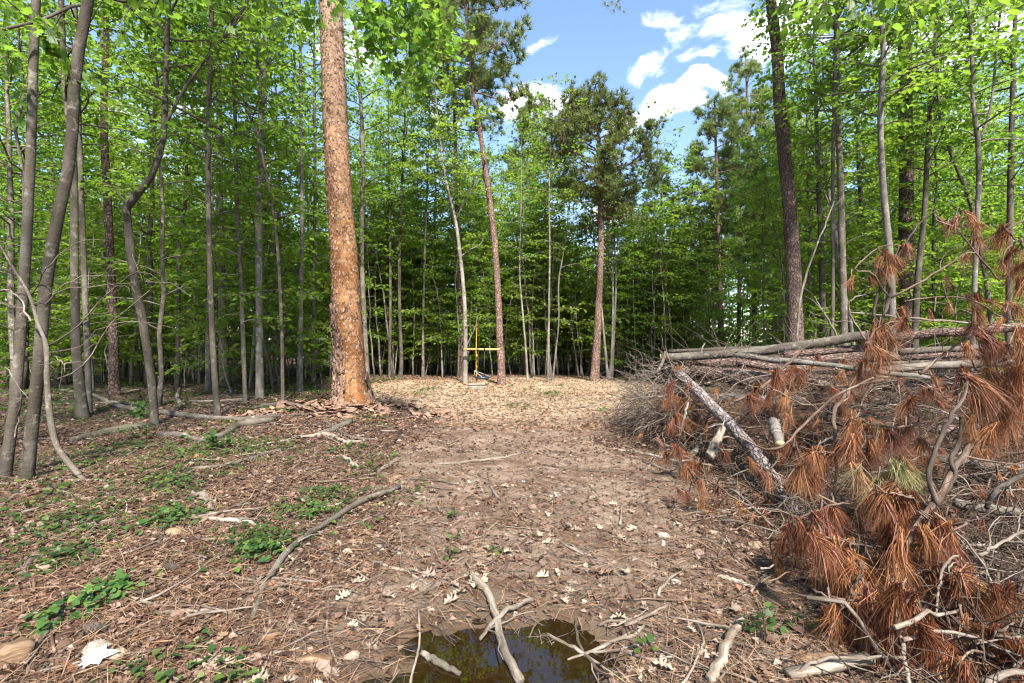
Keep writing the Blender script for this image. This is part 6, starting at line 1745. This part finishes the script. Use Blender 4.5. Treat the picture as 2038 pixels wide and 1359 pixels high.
def rock_mesh(rng, r=(1, 1, .6)):
    import bmesh
    bm = bmesh.new(); bmesh.ops.create_icosphere(bm, subdivisions=2, radius=1)
    for v in bm.verts:
        d = v.co.normalized(); k = 1 + .25 * math.sin(3 * d.x + rng.random() * .3) * math.cos(2.5 * d.y + 1) + .10 * rng.normal()
        v.co = Vector((d.x * r[0], d.y * r[1], d.z * r[2])) * k
    me = bpy.data.meshes.new('stone'); bm.to_mesh(me); bm.free()
    return me
def stones():
    rng = np.random.default_rng(3)
    m, nt, N, L = mat_new('tan_stone'); tc = N('ShaderNodeTexCoord'); n1 = noise(N, L, tc.outputs['Object'], 4, 6, .7); oi = N('ShaderNodeObjectInfo')
    c = ramp(N, [(.3, (.20, .14, .085)), (.5, (.36, .27, .18)), (.7, (.48, .39, .29))]); L(n1.outputs['Fac'], c.inputs[0])
    hs = N('ShaderNodeHueSaturation'); L(c.outputs[0], hs.inputs['Color']); L(maprange(N, L, oi.outputs['Random'], 0, 1, .7, 1.25), hs.inputs['Value']); L(maprange(N, L, oi.outputs['Random'], 0, 1, 1.2, .6), hs.inputs['Saturation'])
    finish(m, N, L, hs.outputs[0], .85, n1.outputs['Fac'], .1, .6)
    ms = [rock_mesh(rng, (1, .8 + .4 * rng.random(), .5 + .2 * rng.random())) for _ in range(4)]
    for x in ms: x.materials.append(m)
    for px, py, r, lab in [(345, 1064, .055, 'round tan stone under the creeper at left'), (278, 1048, .04, 'smaller stone left of the round tan one'), (190, 1298, .05, 'flat tan stone at lower left'), (235, 1308, .035, 'pale stone right of the flat tan one'),
                           (1420, 1062, .03, 'white stone at the foot of the brown boughs'), (1320, 1068, .035, 'orange tan stone right of the track'), (1500, 1090, .04, 'pale stone under the edge of the rust plume'), (95, 1130, .05, 'dull pink stone among leaves at far left'), (700, 1310, .03, 'small pale stone on the mud left of the puddle'), (1345, 1160, .025, 'small ochre stone right of the track')]:
        g = PG(px, py); tag(link('stone', pick_(ms, rng), loc=(g.x, g.y, g.z + r * .25), rot=(0, 0, rng.random() * 6), scale=(r,) * 3), lab, 'stone')
    n = 0
    while n < 120:
        y = 1.9 + 6 * rng.random() ** 1.5; x = rng.normal() * .8 + .35
        if pud_d(x, y) < 1.1 or x > 1.6: continue
        r = rng.uniform(.007, .02)
        w = 'near the puddle' if y < 3 else 'on the shaded track' if y < 5.5 else 'on the track by the pile end'
        tag(link('pebble', pick_(ms, rng), loc=G(x, y, r * .3), rot=(rng.random(), 0, rng.random() * 6), scale=(r,) * 3), 'small tan pebble lying loose ' + w, 'pebble', 'pebbles ' + w); n += 1
    # pine cones: a core and rows of scales
    cm = M['branch_dark']
    for px, py, lab in [(215, 1258, 'spent pine cone lying in the litter at lower left'), (358, 1136, 'small dark pine cone below the creeper')]:
        g = PG(px, py, .02); root = thing('pine_cone', lab, 'pine cone', g)
        mb = MB(); z = np.linspace(0, .085, 8); mb.tube(np.stack([z, z * 0, z * 0], -1), .003 + .013 * np.sin(np.linspace(.5, 3.0, 8)), 8); kid('core', mb.mesh('core', cm), root)
        mb = MB(); k = np.arange(70); a = k * 2.4; s = k / 70; rr = .012 + .010 * np.sin(.5 + 2.5 * s)
        pos = np.stack([.006 + .078 * s, rr * .5 * np.cos(a), rr * .5 * np.sin(a)], -1); d = np.stack([.6 + 0 * a, np.cos(a), np.sin(a)], -1)
        mb.stamp(LEAF4[0] * np.array([1, 1.6, 1]), LEAF4[1], pos, d, np.stack([-np.ones(70), .3 * np.cos(a), .3 * np.sin(a)], -1), .020 + 0 * a); sc_ = kid('scales', mb.mesh('scales', M['branch'], False), root); sc_['kind'] = 'stuff'
        root.rotation_euler = (0, -.2, rng.random() * 6)
stones()

# ================================================================== shed bark heaped round the dead pine
def bark_heap():
    rng = np.random.default_rng(5)
    ms = []
    for k in range(10):
        n = 5; V, Q = [], []
        w = .5 + .25 * rng.random(); cv = .25 + .25 * rng.random()
        out = [(1 + .25 * rng.normal() * .5) for _ in range(n)]
        for s in (0, 1):
            for a in range(n):
                for b in (-1, 0, 1):
                    x = a / (n - 1) - .5; hw = w * .5 * (.55 + .45 * math.sin(math.pi * (.12 + .76 * a / (n - 1)))) * out[a]
                    V.append((x + .04 * rng.normal(), b * hw + .02 * rng.normal(), -cv * (b * hw) ** 2 * 3 + s * .07 + .02 * rng.normal()))
        for s in (0, 1):
            for a in range(n - 1):
                for b in range(2):
                    q = [s * 3 * n + a * 3 + b, s * 3 * n + (a + 1) * 3 + b, s * 3 * n + (a + 1) * 3 + b + 1, s * 3 * n + a * 3 + b + 1]
                    Q.append(q if s else q[::-1])
        rim = [a * 3 for a in range(n)] + [(n - 1) * 3 + 1] + [a * 3 + 2 for a in range(n - 1, -1, -1)] + [1]
        for i in range(len(rim)):
            p, q = rim[i], rim[(i + 1) % len(rim)]; Q.append((p, q, q + 3 * n, p + 3 * n))
        mb = MB(); mb.add(V, Q); ms.append(mb.mesh('bark_flake', M['bark_slab' if k < 6 else 'bark_inner'], False))
    n = 0
    bx, by = DEAD_BASE.x, DEAD_BASE.y
    while n < 280:
        a = rng.uniform(R(165), R(385)); d = .30 + 1.45 * rng.random() ** 1.3
        x = bx + d * math.cos(a) * 1.35; y = by + d * math.sin(a) * .95
        if y > by + .5: continue
        heap = .10 * math.exp(-((d - .35) / .8) ** 2)
        s = rng.uniform(.08, .24)
        o = link('bark_flake', ms[n % 10], loc=G(x, y, .004 + heap * rng.random()), rot=(rng.normal() * .28, rng.normal() * .28, rng.random() * 6.28), scale=(s, s, s * .8))
        inner = n % 10 >= 6
        w = 'at the left of the heap under the dead pine' if x < bx - .5 else 'at the right of the heap under the dead pine' if x > bx + .6 else 'right before the foot of the dead pine'
        c_ = 'pinkish inner side' if inner else 'dark rough'
        tag(o, c_ + ' bark flake ' + w, 'bark', c_ + ' bark flakes ' + w); n += 1
bark_heap()

# ================================================================== green things on the ground
def creeper(px, py, rx, ry, n, label, seed, size=.05, mat='leaf_ground', tm=HEART):
    rng = np.random.default_rng(600 + seed)
    c = PG(px, py)
    root = thing('creeping_vine', label, 'vine', c)
    wx = rx * c.y / FOC; wy = abs(PG(px, py - ry).y - PG(px, min(py + ry, 1355)).y) / 2
    wood = MB()
    for k in range(max(4, n // 14)):
        a = rng.random() * 6.28
        q = wander(rng, (c.x + rng.normal() * wx * .4, c.y + rng.normal() * wy * .4, 0), np.array([math.cos(a), math.sin(a) * .8, 0]), wx * rng.uniform(.6, 1.4), 8, .25)
        q[:, 2] = gz(q[:, 0], q[:, 1]) + .012 + .02 * rng.random(8); wood.tube(q, .0025, 4, False)
    st = kid('stems', shift(wood, c).mesh('stems', M['branch_dark']), root); st['kind'] = 'stuff'
    x = c.x + rng.normal(size=n) * wx * .5; y = c.y + rng.normal(size=n) * wy * .5
    z = gz(x, y) + .015 + .075 * rng.random(n) ** 1.5 * np.exp(-((x - c.x) / wx) ** 2)
    a = rng.random(n) * 6.28
    mb = MB(); mb.stamp(tm[0], tm[1], np.stack([x, y, z], -1), np.stack([np.cos(a), np.sin(a), -.25 + .2 * rng.normal(size=n)], -1), np.stack([.35 * rng.normal(size=n), .35 * rng.normal(size=n) - .15, np.ones(n)], -1), size * (.55 + .7 * rng.random(n)))
    lf = kid('leaves', shift(mb, c).mesh('leaves', M[mat], False), root); lf['kind'] = 'stuff'
for k, a in enumerate([
    (520, 1085, 70, 32, 190, 'dense dark creeper beside the long grey stick'), (345, 1035, 52, 18, 120, 'creeper draped over the round tan stone'), (620, 1022, 60, 20, 110, 'creeper strung along the upper end of the long grey stick'),
    (335, 962, 60, 18, 110, 'low green creeper right of the twin trunks'), (205, 1190, 46, 30, 70, 'loose creeper with round leaves at lower left'), (140, 1045, 70, 30, 90, 'sparse creeper behind the split wood at left'),
    (180, 905, 90, 22, 160, 'dark green ground plants at the foot of the leaning sapling'), (500, 890, 80, 16, 150, 'ground plants in front of the fallen branch log'), (105, 1245, 40, 26, 26, 'few large round leaves at the far lower left'),
    (130, 1115, 46, 20, 60, 'scattered creeper leaves below the split wood'), (400, 900, 60, 14, 90, 'patch of green leaves before the dark rotting log'), (640, 985, 40, 12, 50, 'little patch of creeper near the shaded track'),
    (250, 860, 70, 10, 90, 'low green plants behind the mossy fallen log'), (520, 1105, 40, 20, 40, 'bright young creeper leaves at the tip of the dense patch')]):
    creeper(a[0], a[1], a[2] * 1.25, a[3] * 1.3, int(a[4] * 1.9), a[5], k, .034 if k not in (8, 4) else .045)
def plant(px, py, h, n, label, seed, mat='leaf_ground', tm=OVAL, size=.045):
    rng = np.random.default_rng(650 + seed); c = PG(px, py)
    root = thing('seedling', label, 'plant', c); wood = MB(); lv = Leaves(); S, Dn, Ln = [], [], []
    for k in range(n):
        q = wander(rng, (0, 0, 0), unit(np.array([rng.normal() * .5, rng.normal() * .5, 1])), h * rng.uniform(.6, 1.1), 6, .15); wood.tube(q, np.linspace(.003, .0015, 6), 4, False)
        S.append(q[2]); Dn.append(q[5] - q[2] + 1e-4); Ln.append(np.linalg.norm(q[5] - q[2]))
    lv.twigs(rng, S, Dn, Ln, .022, size)
    st = kid('stems', wood.mesh('stems', M['branch_dark']), root); st['kind'] = 'stuff'
    kid('foliage', lv.mesh('foliage', M[mat], tm), root)
for k, a in enumerate([(1525, 1280, .16, 6, 'small green seedling among litter at the foot of the boughs'), (1600, 1265, .12, 5, 'pale green seedling right of the other near the boughs'), (1290, 1300, .06, 3, 'tiny green sprout on bare dirt at bottom right'),
                       (895, 1112, .08, 4, 'small green weed in the middle of the track'), (995, 1098, .07, 3, 'tiny weed right of the middle of the track'), (740, 1050, .07, 3, 'tiny weed at the left track edge'), (905, 1030, .08, 5, 'grassy weed on the shaded track'), (1740, 960, .10, 4, 'green shoot inside the pile'),
                       (690, 800, .28, 8, 'low green shrub at the foot of the dead pine'), (905, 1080, .06, 3, 'thin sprout beside the small green weed'), (2010, 1222, .10, 4, 'broad leaved sprout at the right edge'), (430, 895, .2, 7, 'fern like seedling beside the rotting log'), (290, 830, .3, 8, 'leafy seedling left of the crooked elbow tree'), (640, 752, .5, 12, 'leafy shrub left of the dead pine')]):
    plant(*a[:4], a[4], k, size=.045 if a[2] < .2 else .09)
def ground_cover():
    rng = np.random.default_rng(44)
    n = 15000; y = 1.9 + 16 * rng.random(n) ** 1.4; x = -1.12 * y + (1.12 * y + .4 * y) * rng.random(n)
    pm, cm = path_mask(x, y)
    dens = vnoise(x * .9, y * .9) + .5 * vnoise(x * 2.6, y * 2.6)
    keep = (dens > .02 + .40 * pm) & (pud_d(x, y) > 1.3) & (pile_h(x, y) < .02)
    x, y = x[keep], y[keep]; n = len(x); a = rng.random(n) * 6.28
    z = gz(x, y) + .012 + .05 * rng.random(n)
    mb = MB(); mb.stamp(HEART[0], HEART[1], np.stack([x, y, z], -1), np.stack([np.cos(a), np.sin(a), .1 * rng.normal(size=n)], -1), np.stack([.35 * rng.normal(size=n), .35 * rng.normal(size=n), np.ones(n)], -1), (.016 + .005 * y) * (.6 + .8 * rng.random(n)))
    tag(link('ground_cover', mb.mesh('ground_cover', M['leaf_ground'], False)), 'scattered small green leaves over the litter', 'ground cover', kind='stuff')
    n = 4200; y = 11 + 9 * rng.random(n); x = rng.uniform(-6, 5, n)
    keep = vnoise(x * .8, y * .8) > .12; x, y = x[keep], y[keep]; n = len(x); a = rng.random(n) * 6.28
    BL = (np.array([(0, .04, 0), (0, -.04, 0), (1, 0, .1)]), [(0, 1, 2)])
    mb = MB(); mb.stamp(BL[0], BL[1], np.stack([x, y, gz(x, y)], -1), np.stack([.5 * np.cos(a), .5 * np.sin(a), np.ones(n)], -1), np.stack([np.cos(a), np.sin(a), 0 * a], -1), .05 + .06 * rng.random(n))
    tag(link('sparse_grass', mb.mesh('sparse_grass', M['leaf_ground'], False)), 'sparse thin grass on the sunny clearing', 'grass', kind='stuff')
ground_cover()

# ================================================================== bare branches and hanging leaves near the camera
def bare_sapling():
    D = base_depth(168, 956)
    pts = [(168, 956, 13), (140, 925, 15), (112, 885, 15), (100, 830, 15), (94, 760, 14), (92, 690, 12), (74, 640, 9), (60, 590, 8), (30, 540, 7), (-10, 470, 6)]
    rng = np.random.default_rng(15)
    Pth, Rd = path_px([(x, y, D, w) for x, y, w in pts], 26)
    base = Vector(Pth[0]); root = thing('dead_sapling', 'bent dead sapling with bare grey twigs reaching across the left trunks', 'sapling', base)
    mb = MB(); mb.tube(Pth, Rd, 8, True, .08, rng); kid('trunk', shift(mb, base).mesh('trunk', M['bark_grey']), root)
    for bp in [[(92, 690, 5), (150, 655, 5), (215, 585, 4), (280, 540, 3), (325, 568, 2)], [(70, 640, 5), (120, 580, 4), (220, 567, 3), (330, 562, 2), (380, 590, 1.5)], [(90, 700, 4), (160, 690, 3), (205, 650, 3), (300, 640, 2), (360, 660, 1.5)],
               [(60, 590, 4), (105, 520, 3), (160, 480, 3), (215, 478, 2)], [(-10, 712, 4), (40, 715, 4), (85, 705, 3)], [(95, 760, 4), (150, 740, 4), (195, 690, 4), (215, 650, 3), (300, 575, 2)], [(10, 730, 4), (40, 770, 5), (38, 830, 4), (28, 870, 3)], [(-5, 580, 5), (30, 585, 5), (62, 640, 6)], [(40, 620, 3), (80, 600, 2), (150, 555, 2), (230, 548, 1.5)], [(100, 705, 3), (130, 725, 3), (128, 745, 2)]]:
        q, r = path_px([(x, y, D - .15 + .3 * rng.random(), w * .85) for x, y, w in bp], 12); q += rng.normal(size=q.shape) * .006
        m2 = MB(); m2.tube(q, r, 6, True, .1, rng)
        for s in range(4):
            i = int(rng.integers(3, 11)); t = unit(q[i] - q[i - 1]); m2.tube(wander(rng, q[i], unit(t + rng.normal(size=3) * .6), rng.uniform(.1, .35), 6, .25), np.linspace(r[i] * .6, .0015, 6), 4, False)
        kid('twig', shift(m2, base).mesh('twig', M['branch']), root)
bare_sapling()

def overhang(root, px_limb, mat_b, droops, seed, leafmat, tm, size, spacing, base, D):
    """a limb above the frame with leafy twigs hanging into view, part of the tree it grows from"""
    rng = np.random.default_rng(9100 + seed); b = np.array(base)
    q, r = path_px(px_limb, 20)
    wood = MB(); wood.tube(q, r, 8, True, .05, rng); lv = Leaves(); S, Dn, Ln = [], [], []
    for (x0, y0, x1, y1, n) in droops:
        p0, p1 = np.array(P(x0, y0, D + rng.normal() * .3)), np.array(P(x1, y1, D + rng.normal() * .3))
        tw = spline([p0, (p0 + p1) / 2 + np.array([0, 0, .10]), p1], 8); wood.tube(tw, np.linspace(.008, .002, 8), 5, False)
        for k in range(n):
            u = int(rng.integers(1, 7)); t = unit(tw[u + 1] - tw[u]); d = unit(t * .6 + rng.normal(size=3) * .55 + np.array([0, 0, -.25]))
            l = rng.uniform(.15, .45); wood.tube(np.array([tw[u], tw[u] + d * l]), [.003, .0015], 3, False); S.append(tw[u]); Dn.append(d); Ln.append(l)
    lv.twigs(rng, S, Dn, Ln, spacing, size, droop=.45, jit=.5)
    kid('limb', shift(wood, base).mesh('limb', M[mat_b]), root)
    kid('hanging_leaves', lv.mesh('hanging_leaves', M[leafmat], tm, base), root)
tl = T_LEAN; bl = tl.location
overhang(tl, [(180, -30, 5.1, 16), (330, -120, 5.2, 14), (500, -100, 5.4, 12), (700, -70, 5.6, 9), (860, -60, 5.8, 5)], 'bark_dark',
         [(520, -95, 545, 60, 8), (600, -90, 640, 60, 8), (640, -80, 660, 20, 6), (700, -70, 800, 140, 26), (760, -65, 855, 190, 30), (820, -60, 872, 140, 24), (700, -70, 770, 150, 20), (780, -65, 830, 90, 20), (860, -60, 880, 80, 12), (740, -65, 810, 200, 24), (800, -60, 850, 60, 16)],
         1, 'leaf', MAPLE, .072, .05, bl, 5.6)
overhang(tl, [(165, 10, 5.05, 8), (140, 14, 4.6, 8), (80, 40, 4.4, 8), (0, 60, 4.2, 8), (-40, 75, 4.1, 8)], 'bark_dark',
         [(140, 14, 90, 110, 6), (80, 40, 60, 90, 6), (0, 60, 20, 130, 6), (60, 40, 110, 80, 5)], 2, 'leaf', MAPLE, .07, .05, bl, 4.5)
overhang(tl, [(180, -30, 5.1, 10), (240, 2, 5.2, 8), (300, -8, 5.2, 6), (380, -20, 5.3, 5)], 'bark_dark',
         [(300, -8, 230, 60, 4), (380, -20, 420, 30, 6), (340, -15, 300, 40, 4)], 3, 'leaf', MAPLE, .07, .05, bl, 5.2)
rt = [o for o in bpy.data.objects if (o.get('label') or '').startswith('speckled pale birch')][0]
overhang(rt, [(1754, -30, 9.4, 9), (1720, -70, 7.5, 8), (1680, -60, 6.5, 7), (1620, -60, 6.0, 6), (1560, -50, 5.6, 4)], 'bark_pale',
         [(1580, -50, 1572, 25, 6), (1680, -60, 1700, 40, 9), (1720, -60, 1740, 50, 9), (1660, -60, 1640, 30, 6), (1760, -60, 1830, 30, 9), (1850, -60, 1880, 40, 7), (1930, -60, 1960, 40, 7)], 4, 'leaf', OVAL, .12, .09, rt.location, 5.8)
rp_ = [o for o in bpy.data.objects if (o.get('label') or '').startswith('big dark scaly pine')][0]
def pine_tip():
    rng = np.random.default_rng(71); b = rp_.location
    q, r = path_px([(1534, -40, 11.9, 9), (1420, -70, 11, 8), (1300, -50, 10.5, 6), (1225, -10, 10.2, 3)], 14)
    m2 = MB(); m2.tube(q, r, 6, True); kid('limb', shift(m2, b).mesh('limb', M['bark_pine']), rp_)
    pos = []; 
    for (x, y) in [(1218, 2), (1228, 8), (1210, 10), (1222, 18), (1235, 12), (1205, 4), (1232, 0), (1240, 22)]: pos.append(np.array(P(x, y, 10.2)))
    mb = MB(); tm = TUFT_MID[0]; mb.stamp(tm[0], tm[1], np.array(pos), rng.normal(size=(8, 3)) * .6 + np.array([-.3, 0, -.7]), rng.normal(size=(8, 3)), .14 + 0 * np.arange(8)); kid('needles', shift(mb, b).mesh('needles', M['needle'], False), rp_)
pine_tip()
